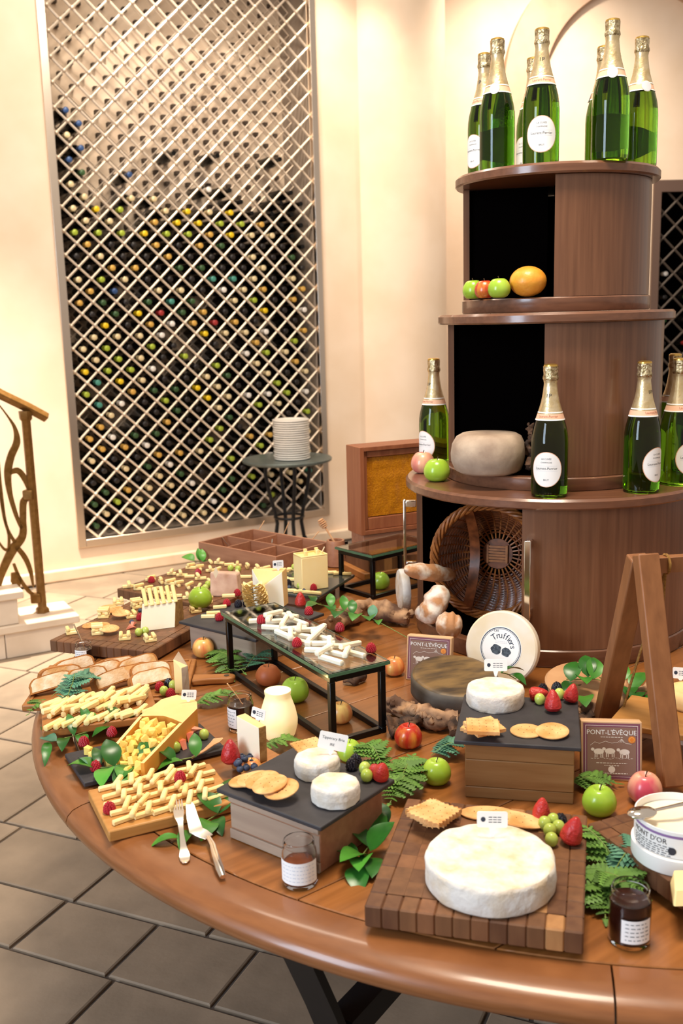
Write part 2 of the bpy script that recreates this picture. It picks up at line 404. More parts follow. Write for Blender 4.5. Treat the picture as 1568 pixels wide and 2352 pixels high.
struct(build(ar, 'trim_1', m_arch, loc=AW+AD*ax+Vector((0, 0, az)), rot=(0, 0, AANG)))

# ------------------------------------------------------------------ wine racks
def lattice(parent, x0, x1, za, zb, hs, vs_, y, r, name, mat_, one=False, xo=0, zo=0):
    """diagonal bars clipped to the opening; nodes at x = xo+i*hs, z = zo+j*vs_"""
    big = MB(); segs = []
    sl = vs_/hs
    for sg in (1, -1):
        kk = -60
        while kk < 60:
            # z = zo + kk*vs_ + sg*sl*(x-xo)
            f0 = lambda x: zo+kk*vs_+sg*sl*(x-xo)
            xa, xb = x0, x1
            for lim in (za, zb):
                xc = xo+(lim-zo-kk*vs_)/(sg*sl)
                lo_in = za-1e-6 <= f0(xa) <= zb+1e-6; hi_in = za-1e-6 <= f0(xb) <= zb+1e-6
                if xa < xc < xb:
                    if sg > 0: xa, xb = (xc, xb) if lim == za else (xa, xc)
                    else: xa, xb = (xc, xb) if lim == zb else (xa, xc)
            if xb-xa > .02 and za-1e-4 <= f0((xa+xb)/2) <= zb+1e-4:
                p, q = Vector((xa, y, f0(xa))), Vector((xb, y, f0(xb)))
                if one: big.tube([p, q], r, 4)
                else:
                    build(MB().tube([p, q], r, 6), name, mat_, parent)
            kk += 1
    if one: stuff(build(big, name, mat_, parent))
hs, vs_ = .150, .1433
ix0, ix1, iz0, iz1 = s0+.05, s1-.045, z0+.05, z1-.05
rack = thing('wine_rack', 'tall built-in wine rack with pale diamond lattice, full of bottles', 'wine rack', P0, WANG)
fr = MB()
for a, b, c, d in ((s0, ix0, z0, z1), (ix1, s1, z0, z1)): fr.box(((a+b)/2, .005, (c+d)/2), (b-a, .05, d-c))
for c, d in ((z0, iz0), (iz1, z1)): fr.box(((ix0+ix1)/2, .005, (c+d)/2), (ix1-ix0, .05, d-c))
build(fr, 'frame', m_steel, rack, bevel=.003)
dep = .46
sh = MB().box(((s0+s1)/2, dep, (z0+z1)/2), (s1-s0, .02, z1-z0))
build(sh, 'back_panel', m_rackback, rack)
sd = MB()
for x in (ix0-.012, ix1+.012): sd.box((x, dep/2+.03, (z0+z1)/2), (.022, dep-.04, z1-z0-.02))
for z in (iz0-.012, iz1+.012): sd.box(((s0+s1)/2, dep/2+.03, z), (ix1-ix0, dep-.04, .022))
build(sd, 'side_panel', m_rackside, rack)
XO, ZO = .28, 1.896
lattice(rack, ix0, ix1, iz0, iz1, hs, vs_, .03, .0078, 'lattice_bar', m_lattice, xo=XO, zo=ZO)
lattice(rack, ix0, ix1, iz0, iz1, hs, vs_, .30, .0045, 'rear_lattice', m_lattice, one=True, xo=XO, zo=ZO)
kn = MB(); pg = MB()
for i in range(-2, 14):
    for j in range(-26, 32):
        if (i*2 != i*2): pass
        for o in (0, .5):
            x = XO+(i+o)*hs; z = ZO+(j+o)*vs_
            if ix0-.001 < x < ix1 and iz0 < z < iz1:
                kn.ball((x, .020, z), .0135, 8, 5)
                if z > 1.2: pg.box((x, dep-.03, z), (.028, .05, .024))
stuff(build(kn, 'lattice_knob', m_lattice, rack)); stuff(build(pg, 'peg', m_dark, rack))
# bottles lying in the rack: body behind, capsule to the front
CAPS = [('cream', 'e6cfa0', 'cream capsule'), ('gold', 'd8a850', 'gold capsule'), ('lime', 'a8b83a', 'lime green capsule'), ('white', 'efe6dc', 'white capsule'),
        ('dark', '2a2422', 'dark capsule'), ('red', 'a83432', 'red capsule'), ('yellow', 'efc81e', 'bright yellow capsule'), ('orange', 'e87a24', 'orange capsule'),
        ('blue', '35507e', 'blue capsule'), ('teal', '4a9080', 'teal capsule'), ('green', '3c5a34', 'dark green capsule')]
m_wglass = mat('dark_wine_glass', C('0b0907'), rough=.25, spec=.3)
m_wamber = mat('amber_wine_glass', C('6a3408'), rough=.2, spec=.4)
CM = {}
def wine_mesh(key, h, amber=False):
    mb = MB()
    mb.solid([(.036, 0), (.0385, .006), (.0385, .20), (.032, .225), (.018, .25), (.0145, .265), (.0142, .30)], 14, 0)
    mb.solid([(.0165, .262), (.0165, .318), (.0155, .322), (.0185, .323), (.0185, .333), (.013, .337)], 12, 1)
    return mb.mesh('wine_bottle', [m_wamber if amber else m_wglass, mat('capsule_'+key, C(h), rough=.35, metal=.15)])
for key, h, l in CAPS: CM[key] = wine_mesh(key, h)
wts = [('cream', 26), ('gold', 12), ('lime', 13), ('white', 14), ('dark', 44), ('red', 4), ('yellow', 3), ('orange', 1), ('blue', 1), ('teal', 2), ('green', 12)]
pool = [k for k, w in wts for _ in range(w)]
rb = random.Random(11)
cells = []
for jj in range(-24, 16):
    for o in (0, .5):
        for i in range(0, 13):
            x = XO+(i+.5+o)*hs; z = ZO+(jj+o)*vs_
            if ix0+.05 < x < ix1-.05 and iz0+.05 < z < iz1-.05: cells.append((x, z))
cells.sort(key=lambda c: (c[0]*.6+abs(c[1]-1.3)))
nb = 0; rest = MB()
for x, z in cells:
    key = rb.choice(pool); f = rb.random()
    u = (x-ix0)/(ix1-ix0)
    if z > 2.94: continue
    if z > 2.54:
        if not (u < .14 and z < 2.95 and f < .9 or (z < 2.75 and f < .10)): continue
        key = rb.choice(('blue', 'cream', 'green'))
    elif z > 2.38:
        if f < .35+.35*(u > .5 and u < .8): continue
        key = rb.choice(('cream', 'cream', 'gold', 'white'))
    elif z > 2.15:
        if f < .12: continue
        key = rb.choice(('lime', 'cream', 'lime', 'yellow', 'gold'))
    elif z > 1.9: 
        if f < .06: continue
        key = rb.choice(('dark', 'dark', 'dark', 'gold', 'green', 'cream'))
    elif f < .09: continue
    sag = rb.uniform(-.003, .003)
    Q = Matrix.Translation((x+sag, .378, z-.004)) @ Matrix.Rotation(R(90), 4, 'X')
    if nb < 300:
        o = put('wine_bottle', CM[key], None, P0+Matrix.Rotation(WANG, 3, 'Z') @ Vector((x+sag, .382, z-.004)), (R(90), 0, WANG))
        lb = dict((k, l) for k, h, l in CAPS)[key]
        tag(o, 'bottle with %s, tall rack, %s row up, %s from left' % (lb, nth(int(round((z-iz0)/(vs_/2)))), nth(int((x-ix0)/hs)+1)), 'wine bottle', 'wine bottles with %s in the rack' % lb)
    else:
        rest.solid([(.036, 0), (.0385, .006), (.0385, .20), (.018, .25), (.0145, .265), (.0155, .33)], 10, 0, Q)
    nb += 1
print('rack bottles', nb)
if rest.v: stuff(build(rest, 'farther_bottles', m_wglass, rack))

rack2 = thing('wine_rack', 'second wine rack with dark interior, in the wall at the right edge behind the tower', 'wine rack', AW, AANG)
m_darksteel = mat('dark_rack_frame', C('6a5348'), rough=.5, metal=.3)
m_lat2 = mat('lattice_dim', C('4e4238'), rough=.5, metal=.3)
fr = MB()
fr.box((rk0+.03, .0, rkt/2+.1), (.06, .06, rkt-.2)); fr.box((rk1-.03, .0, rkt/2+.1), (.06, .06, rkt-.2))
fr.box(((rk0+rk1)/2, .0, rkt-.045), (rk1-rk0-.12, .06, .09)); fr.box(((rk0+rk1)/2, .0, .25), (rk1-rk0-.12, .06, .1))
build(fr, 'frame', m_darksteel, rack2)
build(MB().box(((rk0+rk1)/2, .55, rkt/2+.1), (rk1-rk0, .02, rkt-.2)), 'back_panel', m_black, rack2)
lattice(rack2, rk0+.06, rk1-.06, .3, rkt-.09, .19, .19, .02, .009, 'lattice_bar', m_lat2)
for i in range(24):
    x = rk0+.155+.19*(i % 6); z = 1.33+.19*(i//6)+.0
    key = ('dark', 'dark', 'green', 'cream', 'dark', 'red', 'white')[(i*5) % 7]
    o = put('wine_bottle', CM[key], None, AW+Matrix.Rotation(AANG, 3, 'Z') @ Vector((x, .40, z)), (R(90), 0, AANG))
    tag(o, 'wine bottle with %s in the dark rack right of the tower' % dict((k, l) for k, h, l in CAPS)[key], 'wine bottle', 'bottles with %s in the dark right rack' % key)

# ------------------------------------------------------------------ stairs and railing at the left
PP = T(98, 1406, .17)
st = thing('stone_stairs', 'pale marble steps going up to the left under a brass railing', 'stairs', (0, 0, 0))
def wloc(p): q = p-P0; return q.dot(DV), q.dot(NV)
e1 = wloc(T(178, 1408, .17)); e2 = wloc(T(82, 1386, .34))
front = e1[1]+.02
so = MB
def sbox(mb, sa, sb, na, nb_, za, zb):
    mb.box(((sa+sb)/2, -(na+nb_)/2, (za+zb)/2), (sb-sa, abs(nb_-na), zb-za)); return mb
bk = .04
stl = st; st.location = P0; st.rotation_euler = (0, 0, WANG)
back1 = wloc(PP)[1]-.16
for (sa, sb, za) in ((-3.2, e1[0], 0.0), (-3.2, e2[0], .17), (-3.2, e2[0]-.32, .34), (-3.2, e2[0]-.64, .51)):
    build(sbox(MB(), sa, sb, front+.02, back1, za+.13, za+.17), 'tread', m_step, st, bevel=.006)
    x = sb-.03
    while x > sa and x > sb-1.0:
        w = .42 if x < sb-.05 else .34
        build(sbox(MB(), x-w+.003, x, front, back1+.02, za+.001, za+.129), 'riser_block', m_step, st, bevel=.004)
        x -= w
rl = thing('stair_railing', 'brass stair railing with scrolled ironwork at the left edge', 'railing', PP)
def rp(x, y, off=0): return onplane(x, y, PP, NV)+NV*off-PP
build(MB().solid([(.035, 0), (.035, .02), (.024, .03), (.023, .06), (.023, .985), (.032, .995), (.034, 1.035)], 6), 'post', m_brass, rl)
hp = [rp(-260, 745), rp(0, 905), rp(66, 937), rp(108, 960)]
build(MB().tube(hp, .034, 4, flat=.8), 'handrail', m_brass, rl, bevel=.006)
def ribbon(pts, ws):
    mb = MB(); P = []
    # smooth the polyline
    q = [Vector((0+x/3.51, 850+y/3.51)) for x, y in pts]; n = len(q)
    for i in range(n-1):
        a, b, c, d = q[max(i-1, 0)], q[i], q[i+1], q[min(i+2, n-1)]
        for k in range(5):
            t = k/5; P.append((.5*((2*b)+(c-a)*t+(2*a-5*b+4*c-d)*t*t+(-a+3*b-3*c+d)*t**3), ws[i]*(1-t)+ws[i+1]*t))
    P.append((q[-1], ws[-1])); L = []; m = len(P); vs = []; fs = []
    for i, (p, w) in enumerate(P):
        tg = (P[min(i+1, m-1)][0]-P[max(i-1, 0)][0]).normalized(); nn = Vector((-tg.y, tg.x))*w/3.51/2
        for e in (p+nn, p-nn):
            for off in (.007, -.007): vs.append(rp(e.x, e.y, off))
    for i in range(m-1):
        a = 4*i; b = a+4
        fs += [(a, a+2, b+2, b), (a+1, b+1, b+3, a+3), (a, b, b+1, a+1), (a+2, a+3, b+3, b+2)]
    fs += [(0, 1, 3, 2), (4*m-4, 4*m-2, 4*m-1, 4*m-3)]
    mb.add(vs, fs); return mb
for pts, ws in (
    ([(-40, 240), (60, 370), (120, 470), (135, 580), (90, 690), (65, 800), (65, 900), (85, 1020), (130, 1170), (175, 1280)], [8, 14, 30, 56, 60, 62, 52, 40, 34, 26]),
    ([(75, 830), (140, 810), (195, 870), (238, 985)], [30, 50, 48, 20]),
    ([(245, 1020), (190, 1060), (185, 1200), (180, 1340), (100, 1450), (20, 1620), (-20, 1780)], [40, 56, 52, 60, 74, 60, 30]),
    ([(-10, 740), (12, 1000), (50, 1250), (120, 1390)], [14, 22, 22, 30]),
    ([(-20, 880), (30, 1180), (70, 1330), (70, 1460)], [16, 20, 20, 26]),
    ([(130, 1420), (200, 1510), (245, 1620), (268, 1750)], [40, 44, 36, 10]),
    ([(110, 1560), (160, 1680), (230, 1780), (300, 1830)], [22, 30, 34, 20]),
    ([(-20, 1370), (30, 1440), (70, 1450)], [16, 22, 30])):
    build(ribbon(pts, ws), 'scroll', m_brass, rl)
build(ribbon([(120, 1630), (130, 1700), (135, 1790)], [60, 90, 12]), 'leaf_ornament', m_brass, rl)
for x, y in ((66, 1136), (84, 1373)):
    p = rp(x, y); build(MB().box((p.x, p.y, p.z), (.05, .05, .05)), 'collar', m_brass, rl, bevel=.006)

# ------------------------------------------------------------------ bistro table and plates
BT = T(659, 1052, .70); BT.z = 0
bt = thing('bistro_table', 'small round zinc bistro table on curved iron legs by the rack', 'table', BT)
build(MB().solid([(0, .675), (.285, .675), (.30, .682), (.302, .695), (.296, .70), (0, .70)], 48), 'tabletop', m_zinc, bt)
for k in range(4):
    a = R(20+90*k); ca, sa = math.cos(a), math.sin(a)
    pts = [(r*ca, r*sa, z) for r, z in ((.15, .676), (.155, .6), (.135, .48), (.10, .34), (.085, .26), (.10, .16), (.14, .07), (.19, .0))]
    build(MB().tube(pts, .013, 8), 'leg', m_iron, bt)
build(MB().tube([(.098*math.cos(TAU*i/24), .098*math.sin(TAU*i/24), .30) for i in range(25)], .009, 6), 'ring', m_iron, bt)
pl = MB().solid([(0, 0), (.085, 0), (.113, .004), (.1195, .0052), (.121, .0075), (.121, .0125), (.119, .0136), (.105, .0125), (.08, .0068), (0, .0060)], 48).mesh('plate', m_plate)
PT = T(671, 1054, .70)
for i in range(18):
    o = put('plate', pl, None, (PT.x+RR(-.002, .002), PT.y+RR(-.002, .002), .7005+.0148*i))
    tag(o, 'white china plate in the stack on the bistro table, %s from the bottom' % nth(i+1), 'plate', 'plates stacked on the bistro table')

# ================================================================== BIG TABLE
TC = Vector((.587, 2.43, 0)); TR = 1.333
tb = thing('round_table', 'large round wooden buffet table with thick rounded rim on black iron legs', 'table', TC)
RIN = TR-.085
pa = R(38)   # planks run this way
nw = 9; pw = 2*RIN/nw
for i in range(nw):
    v0 = -RIN+i*pw+.0012; v1 = v0+pw-.0024
    up, dn = [], []
    for j in range(13):
        v = v0+(v1-v0)*j/12; h = math.sqrt(max(RIN*RIN-v*v, 0)); up.append((h-.002, v)); dn.append((-h+.002, v))
    poly = dn[::-1]+up
    mb = MB().prism(poly, -.03, 0)
    build(mb, 'plank', m_table, tb, (0, 0, .75), (0, 0, pa), bevel=.0015, seg=1)
NS = 8
for i in range(NS):
    a0 = R(-101+360/NS*i)+.0012; a1 = a0+TAU/NS-.0024
    prof = [(RIN+.002, .705), (RIN+.002, .7492), (RIN+.035, .7505), (RIN+.055, .749), (RIN+.073, .744), (RIN+.083, .735), (RIN+.087, .725), (RIN+.084, .714), (RIN+.072, .706), (RIN+.05, .702), (RIN+.002, .702)]
    mb = MB().lathe(prof, 20, 0, None, a0, a1)
    k = 21
    mb.add([(r*math.cos(a), r*math.sin(a), z) for a in (a0, a1) for r, z in prof], [tuple(range(len(prof))), tuple(range(2*len(prof)-1, len(prof)-1, -1))])
    build(mb, 'rim_segment', m_rim, tb, ang=50)
build(MB().solid([(0, .69), (RIN-.02, .69), (RIN-.02, .719), (0, .719)], 64), 'underboard', m_rim, tb)
# iron pedestal legs
for k in range(4):
    a = R(236.5+90*k); ca, sa = math.cos(a), math.sin(a)
    pts = [(r*ca, r*sa, z) for r, z in ((1.235, .69), (1.215, .62), (1.16, .5), (1.11, .38), (1.085, .25), (1.09, .1), (1.12, .0))]
    mb = MB(); vs = []; fs = []; t = Vector((-sa, ca, 0))
    for i, p in enumerate(pts):
        p = Vector(p); d = (Vector(pts[min(i+1, 6)])-Vector(pts[max(i-1, 0)])).normalized(); nn = d.cross(t)
        for e in (-1, 1):
            for g in (-1, 1): vs.append(p+t*(e*.030)+nn*(g*.008))
    for i in range(6):
        a_ = 4*i; b_ = a_+4
        fs += [(a_, a_+1, b_+1, b_), (a_+2, b_+2, b_+3, a_+3), (a_, b_, b_+2, a_+2), (a_+1, a_+3, b_+3, b_+1)]
    fs += [(0, 2, 3, 1), (24, 25, 27, 26)]
    build(mb.add(vs, fs), 'leg', m_iron, tb)
    build(MB().box((.63, 0, .42), (.96, .05, .05)), 'cross_brace', m_iron, tb, rot=(0, 0, a))
build(MB().solid([(.0, .34), (.16, .34), (.16, .48), (0, .48)], 24), 'hub', m_iron, tb)

# ================================================================== TOWER
TW = Vector((.584, 2.72, 0))
def polar(r, deg, z=0): return TW+Vector((r*math.cos(R(deg)), r*math.sin(R(deg)), z))
def tier(name, label, zb, zt, rb, rs, oa, ob, slab_t=.026, base_h=.035, base_r=None, doors=None):
    t = thing(name, label, 'cabinet', (TW.x, TW.y, zb))
    H = zt-zb; base_r = base_r or rb+.004
    build(MB().solid([(0, 0), (base_r-.003, 0), (base_r, .004), (base_r, base_h-.003), (base_r-.003, base_h), (0, base_h)], 96), 'base_board', m_slab, t)
    build(MB().solid([(0, H-slab_t), (rs-.004, H-slab_t), (rs, H-slab_t+.004), (rs, H-.006), (rs-.006, H), (0, H)], 96), 'top_slab', m_slab, t)
    th = .016
    def arc(a0, a1, r0, r1, nm, mm):
        mb = MB(); z0_, z1_ = base_h+.001, H-slab_t-.001; n = max(4, int(abs(a1-a0)/3))
        A = [R(a0+(a1-a0)*i/n) for i in range(n+1)]; vs = []
        for a in A:
            for r, z in ((r0, z0_), (r1, z0_), (r1, z1_), (r0, z1_)): vs.append((r*math.cos(a), r*math.sin(a), z))
        fo, fi = [], []
        for i in range(n):
            a = 4*i; b = a+4
            fo += [(a+1, b+1, b+2, a+2), (a+2, b+2, b+3, a+3), (a, b, b+1, a+1)]; fi += [(a, a+3, b+3, b)]
        e = 4*n; fo += [(0, 1, 2, 3), (e+3, e+2, e+1, e)]
        mb.add(vs, fo, 0); mb.add(vs, fi, 1)
        return build(mb, nm, mm, t, ang=30)
    if doors:
        arc(ob+.3, doors, rb-th, rb, 'door', [m_tower, m_black]); arc(doors+.3, oa+360-75, rb-th, rb, 'shell', [m_tower, m_black])
        arc(oa-74.7, oa, rb-th, rb, 'door', [m_tower, m_black])
    else: arc(ob, oa+360, rb-th, rb, 'shell', [m_tower, m_black])
    # inner back board and compartment sides, painted black
    mid = (oa+ob)/2
    pr_ = MB()
    for a in (() if doors else (oa-6, ob+6)):
        c, s_ = math.cos(R(a)), math.sin(R(a)); r = rb-th-.002
        X = Matrix.Rotation(R(a), 4, 'Z')
        pr_.box((r*.5+.01, 0, (base_h+H-slab_t)/2), (r-.02, .012, H-slab_t-base_h-.004), 0, X)
    if pr_.v: build(pr_, 'divider', m_black, t)
    build(MB().solid([(0, base_h), (rb-th-.004, base_h), (rb-th-.004, base_h+.0015), (0, base_h+.0015)], 64), 'floor_liner', m_black, t)
    return t
t1 = tier('round_cabinet', 'lowest and widest round cabinet of the tower, holding a wicker basket', .7505, 1.18, .374, .403, 177, 247, base_h=.045, doors=345)
t2 = tier('round_cabinet', 'middle round cabinet of the tower, open front with a grey whole cheese', 1.1805, 1.618, .283, .310, 173, 253.5, base_h=.034, base_r=.292)
t3 = tier('round_cabinet', 'topmost round cabinet of the tower, open front with fruit in it', 1.6185, 1.968, .241, .262, 172, 257.5, base_h=.036, base_r=.245)
def handle(door, ang, r, za, zb):
    a = R(ang); X = Matrix.Rotation(a, 4, 'Z'); mb = MB()
    mb.box((r+.034, 0, (za+zb)/2), (.008, .016, zb-za), 0, X)
    for z in (za+.012, zb-.012): mb.box((r+.016, 0, z), (.03, .016, .018), 0, X)
    o = build(mb, 'door_handle', m_chrome, door, bevel=.002); o['label'] = 'chrome bar handle'
drs = [c for c in t1.children if c.name.startswith('door')]
handle(drs[0], 250.2, .374, .13, .33)
handle(drs[1], 174.0, .374, .16, .36)

# ------------------------------------------------------------------ champagne bottles
def make_champagne():
    t = thing('champagne_bottle', 'x', 'champagne bottle')
    build(MB().solid([(.030, .006), (.038, .0), (.0425, .003), (.0438, .012), (.044, .03), (.044, .128), (.0432, .145), (.0405, .163), (.036, .18), (.0305, .197), (.0255, .213), (.021, .229), (.018, .245), (.0158, .262), (.0148, .272), (.0155, .282), (.0148, .295), (.0, .296)], 40), 'glass_body', m_bottle, t)
    e = .0008
    build(MB().lathe([(.0295+e, .2005), (.0255+e, .213), (.021+e, .229), (.018+e, .245), (.0158+e, .262), (.0148+e, .272), (.0162+e, .279)], 32), 'foil', m_foil, t)
    hood = MB(); prof = [(.0166, .279), (.0182, .283), (.0178, .288), (.0163, .292), (.0168, .302), (.0172, .312)]
    n = 32
    for i in range(n): pass
    vs = []; k = n
    for r, z in prof:
        for i in range(n): vs.append(((r*(1+.05*math.sin(i*TAU/n*8)))*math.cos(TAU*i/n), (r*(1+.05*math.sin(i*TAU/n*8)))*math.sin(TAU*i/n), z))
    hood.add(vs, [(j*n+i, j*n+(i+1) % n, (j+1)*n+(i+1) % n, (j+1)*n+i) for j in range(len(prof)-1) for i in range(n)])
    build(hood, 'wire_hood', m_hood, t)
    build(MB().solid([(.0172, .3115), (.0165, .3155), (.012, .3175), (0, .318)], 32), 'gold_cap', m_cap, t)
    band = [(.0342+e, .1855), (.0305+e, .197), (.0278+e, .2055)]
    c = build(MB().lathe(band, 32), 'collar_band', m_peach, t)
    for z0_, z1_, r0, r1 in ((.1855, .1885, .0342, .0332), (.2030, .2055, .0286, .0278)):
        build(MB().lathe([(r0+e+.0003, z0_), (r1+e+.0003, z1_)], 32), 'collar_edge', m_white, c)
    def wrap(vs, zc, rad, a0): 
        out = []
        for x, y, _ in vs:
            z = zc+y; r = rad(z) if callable(rad) else rad
            a = a0+x/r; out.append((r*math.cos(a), r*math.sin(a), z))
        return out
    prof_r = lambda z: (.0342+(.0278-.0342)*(z-.1855)/.02)+e+.0006
    vs, fs = text_geo('Laurent-Perrier', .0078); x = MB().add(wrap(vs, .1953, prof_r, -PI/2), fs); build(x, 'collar_text', m_pink2, c)
    def oval(a, b, r, zc, ac, nm, mm, par):
        mb = MB(); vs = [(0, 0, 0)]; fs = []; NR, NT = 5, 36
        for i in range(1, NR+1):
            for j in range(NT): vs.append((a*i/NR*math.cos(TAU*j/NT), b*i/NR*math.sin(TAU*j/NT), 0))
        for j in range(NT): fs.append((0, 1+j, 1+(j+1) % NT))
        for i in range(NR-1):
            for j in range(NT):
                p = 1+i*NT+j; q = 1+i*NT+(j+1) % NT; fs.append((p, q, q+NT, p+NT))
        mb.add(wrap(vs, zc, r, ac), fs); return build(mb, nm, mm, par, ang=60)
    lab = oval(.0385, .0425, .0444, .070, -PI/2, 'front_label', m_pink, t)
    oval(.037, .041, .0446, .070, -PI/2, 'label_face', m_white, lab)
    for s_, sz, z in (('LA CUVÉE', .0055, .0955), ('CHAMPAGNE', .0045, .087), ('Laurent-Perrier', .0085, .0725), ('BRUT', .0055, .045)):
        vs, fs = text_geo(s_, sz); build(MB().add(wrap(vs, z, .0448, -PI/2), fs), 'label_text', m_ink, lab)
    vs = [(-.026, .0002, 0), (.026, .0002, 0), (.026, -.0002, 0), (-.026, -.0002, 0)]
    g = MB()
    for zz in (.0785, .0665):
        for i in range(8):
            x0 = -.027+.054*i/8; g.add(wrap([(x0, -.0002, 0), (x0+.00675, -.0002, 0), (x0+.00675, .0002, 0), (x0, .0002, 0)], zz, .0448, -PI/2), [(0, 1, 2, 3)])
    build(g, 'label_rule', m_lgrey, lab)
    vs, fs = text_geo('LP', .014, .8)
    build(MB().add(wrap(vs, .243, .0198, -PI/2), fs), 'foil_monogram', m_ink, t)
    md = oval(.0125, .0135, lambda z: prof_r(z)+.0012, .1945, PI/2, 'back_medallion', m_white, t)
    oval(.0112, .0122, lambda z: prof_r(z)+.0018, .1945, PI/2, 'medallion_face', m_lgrey, md)
    return t
m_pink2 = mat('band_ink', C('b06a50'), rough=.6)
champ = Kind(make_champagne())
def cb(x, ytop, zb, yaw, label, sc=None):
    p = T(x, ytop, zb+.318); v = math.degrees(math.atan2(-p.y, -p.x))
    champ.at((p.x, p.y, zb+.0004), R(v+90+yaw), label)
Z3, Z1 = 1.968, 1.18
def cbp(ang, r, zb, yaw, label):
    p = polar(r, ang, zb); v = math.degrees(math.atan2(-p.y, -p.x)); champ.at((p.x, p.y, zb+.0004), R(v+90+yaw), label)
def cbx(x, depth, zb, yaw, label):
    d = ray(x, 380 if zb > 1.5 else 1100); p = CAM+d*(depth/d.y); v = math.degrees(math.atan2(-p.y, -p.x))
    champ.at((p.x, p.y, zb+.0004), R(v+90+yaw), label)
cbx(1141, 2.64, Z3, 168, 'champagne bottle on top of tower at its left front, back medallion showing')
cbx(1112, 2.78, Z3, -45, 'champagne bottle on top of tower, leftmost, half hidden with label at left edge')
cbx(1241, 2.56, Z3, 2, 'champagne bottle on top of tower with the full round front label facing out')
cbx(1222, 2.84, Z3, -38, 'champagne bottle on top of tower hidden behind the one with the full label')
cbx(1399, 2.50, Z3, 184, 'tallest looking champagne bottle on top of tower, right of centre, medallion facing out')
cbx(1381, 2.74, Z3, 90, 'champagne bottle on top of tower almost hidden behind the right of centre one')
cbx(1466, 2.66, Z3, 205, 'champagne bottle on top of tower, rightmost, bright green, medallion at its left')
def cbr(x, r, zb, yaw, label, far=False):
    d = ray(x, 1100); h = Vector((d.x, d.y)).normalized(); c = Vector((TW.x, TW.y)); b = h.dot(c); q = r*r-(c.length_squared-b*b)
    p = h*(b+(1 if far else -1)*math.sqrt(max(q, 0))); v = math.degrees(math.atan2(-p.y, -p.x))
    champ.at((p.x, p.y, zb+.0004), R(v+90+yaw), label)
cbr(998, .347, Z1, -48, 'champagne bottle on the wide ledge at far left behind two apples', True)
cbr(1261, .346, Z1, -10, 'champagne bottle on the wide ledge in front of the door, label facing out')
cbr(1472, .346, Z1, 52, 'champagne bottle on the wide ledge at right with label turned to its right')
cbr(1552, .346, Z1, 45, 'champagne bottle on the wide ledge at the right image edge, nearer of the pair')
cbr(1540, .346, Z1, 60, 'champagne bottle on the wide ledge at the right image edge, behind another bottle', True)

# ------------------------------------------------------------------ fruit kinds
def apple_mesh(name, m, tall=1.0, asym=0.05):
    prof = []
    for i in range(19):
        t = PI*i/18
        r = .036*math.sin(t)**.82*(1+.10*math.cos(t)); z = -.033*math.cos(t)*tall
        z -= .012*math.exp(-(r/.010)**2)*(1 if i > 9 else -.7)
        prof.append((max(r, 0) if 0 < i < 18 else 0.0, z+.0305*tall))
    mb = MB().lathe(prof, 28)
    zmin = min(z for _, z in prof)
    mb.v = [(x*(1+asym*nz((x, y, 3), 30)), y*(1+asym*nz((x, y, 7), 30)), z-zmin) for x, y, z in mb.v]
    return mb.mesh(name, m)
def make_apple(m, stem=True, tall=1.0):
    t = thing('apple', 'x', 'apple')
    build_ = put('skin', apple_mesh('skin', m, tall), t)
    zt = .047*tall
    if stem: build(MB().tube([(0, 0, zt), (.001, .0005, zt+.010), (.004, .001, zt+.020)], [.0013, .0011, .0016], 6), 'stem', m_stem, t)
    build(MB().ball((0, 0, .0045), .003, 6, 4), 'calyx', m_stem, t)
    return t
AP = {k: Kind(make_apple(m, True, tl)) for k, m, tl in (('green', m_gapple, 1.0), ('red', m_rapple, 1.0), ('peach', m_papple, 1.02), ('russet', m_russet, .96), ('pink', m_pinkapple, 1.05))}
def apple(kind, x, ybot, z, wpx, label, rz=0, tilt=0):
    """x, ybot: image point of the apple's lower middle; wpx: apparent width"""
    p = T(x, ybot, z); k = mpp(x, ybot, z)*wpx/.074
    p = p+Vector((p.x, p.y, 0)).normalized()*.018*k
    return AP[kind].at((p.x, p.y, z+.0003), (tilt, 0, rz), label, scale=k)
apple('green', 1003, 1107, Z1, 62, 'green apple at the left front of the wide ledge')
apple('pink', 971, 1088, Z1, 56, 'pink apple on the wide ledge, tucked behind the green one')
Z3f = 1.6185+.038
p3 = []
def cabfruit(kind, x, depth, w, label):
    d = ray(x, 670); p = CAM+d*(depth/d.y); AP[kind].at((p.x, p.y, Z3f), RR(0, 6), label, scale=depth/FPX*w/.074)
cabfruit('green', 1087, 2.60, 50, 'green apple leftmost in the top cabinet, behind the red apple')
cabfruit('red', 1113, 2.545, 48, 'red apple between two green apples in the top cabinet')
cabfruit('green', 1146, 2.515, 52, 'green apple beside the grapefruit in the top cabinet')
d = ray(1212, 670); p = CAM+d*(2.525/d.y)
gf = MB().ball((0, 0, .0375), .0455, 28, 18, 0, (1, 1, .82))
tag(build(gf, 'grapefruit', m_grapefruit, loc=(p.x, p.y, Z3f)), 'large orange grapefruit on the floor of the top cabinet', 'grapefruit')
apple('russet', 617, 1578, .75, 60, 'dull russet apple under the near left of the glass riser')
apple('green', 678, 1616, .75, 67, 'green apple behind the glowing candle under the glass riser')
apple('peach', 783, 1664, .75, 56, 'orange-red apple seen through the open end of the glass riser')
apple('peach', 905, 1554, .75, 50, 'orange apple on the table right of the glass riser')
apple('red', 938, 1722, .75, 66, 'shiny red apple on the table in front of the gnarled root')
apple('green', 1002, 1806, .75, 70, 'green apple on the table among fern between the slate risers')
apple('peach', 468, 1512, .75, 52, 'peach coloured apple on the table beside the left board')
apple('green', 873, 1355, .75, 46, 'green apple on the table beside the far glass riser')
apple('green', 803, 1752, .75, 58, 'yellow-green apple mostly hidden behind the slate on the front wooden box')
apple('green', 1375, 1878, .75, 80, 'green apple with thick stem below the right cheese box')
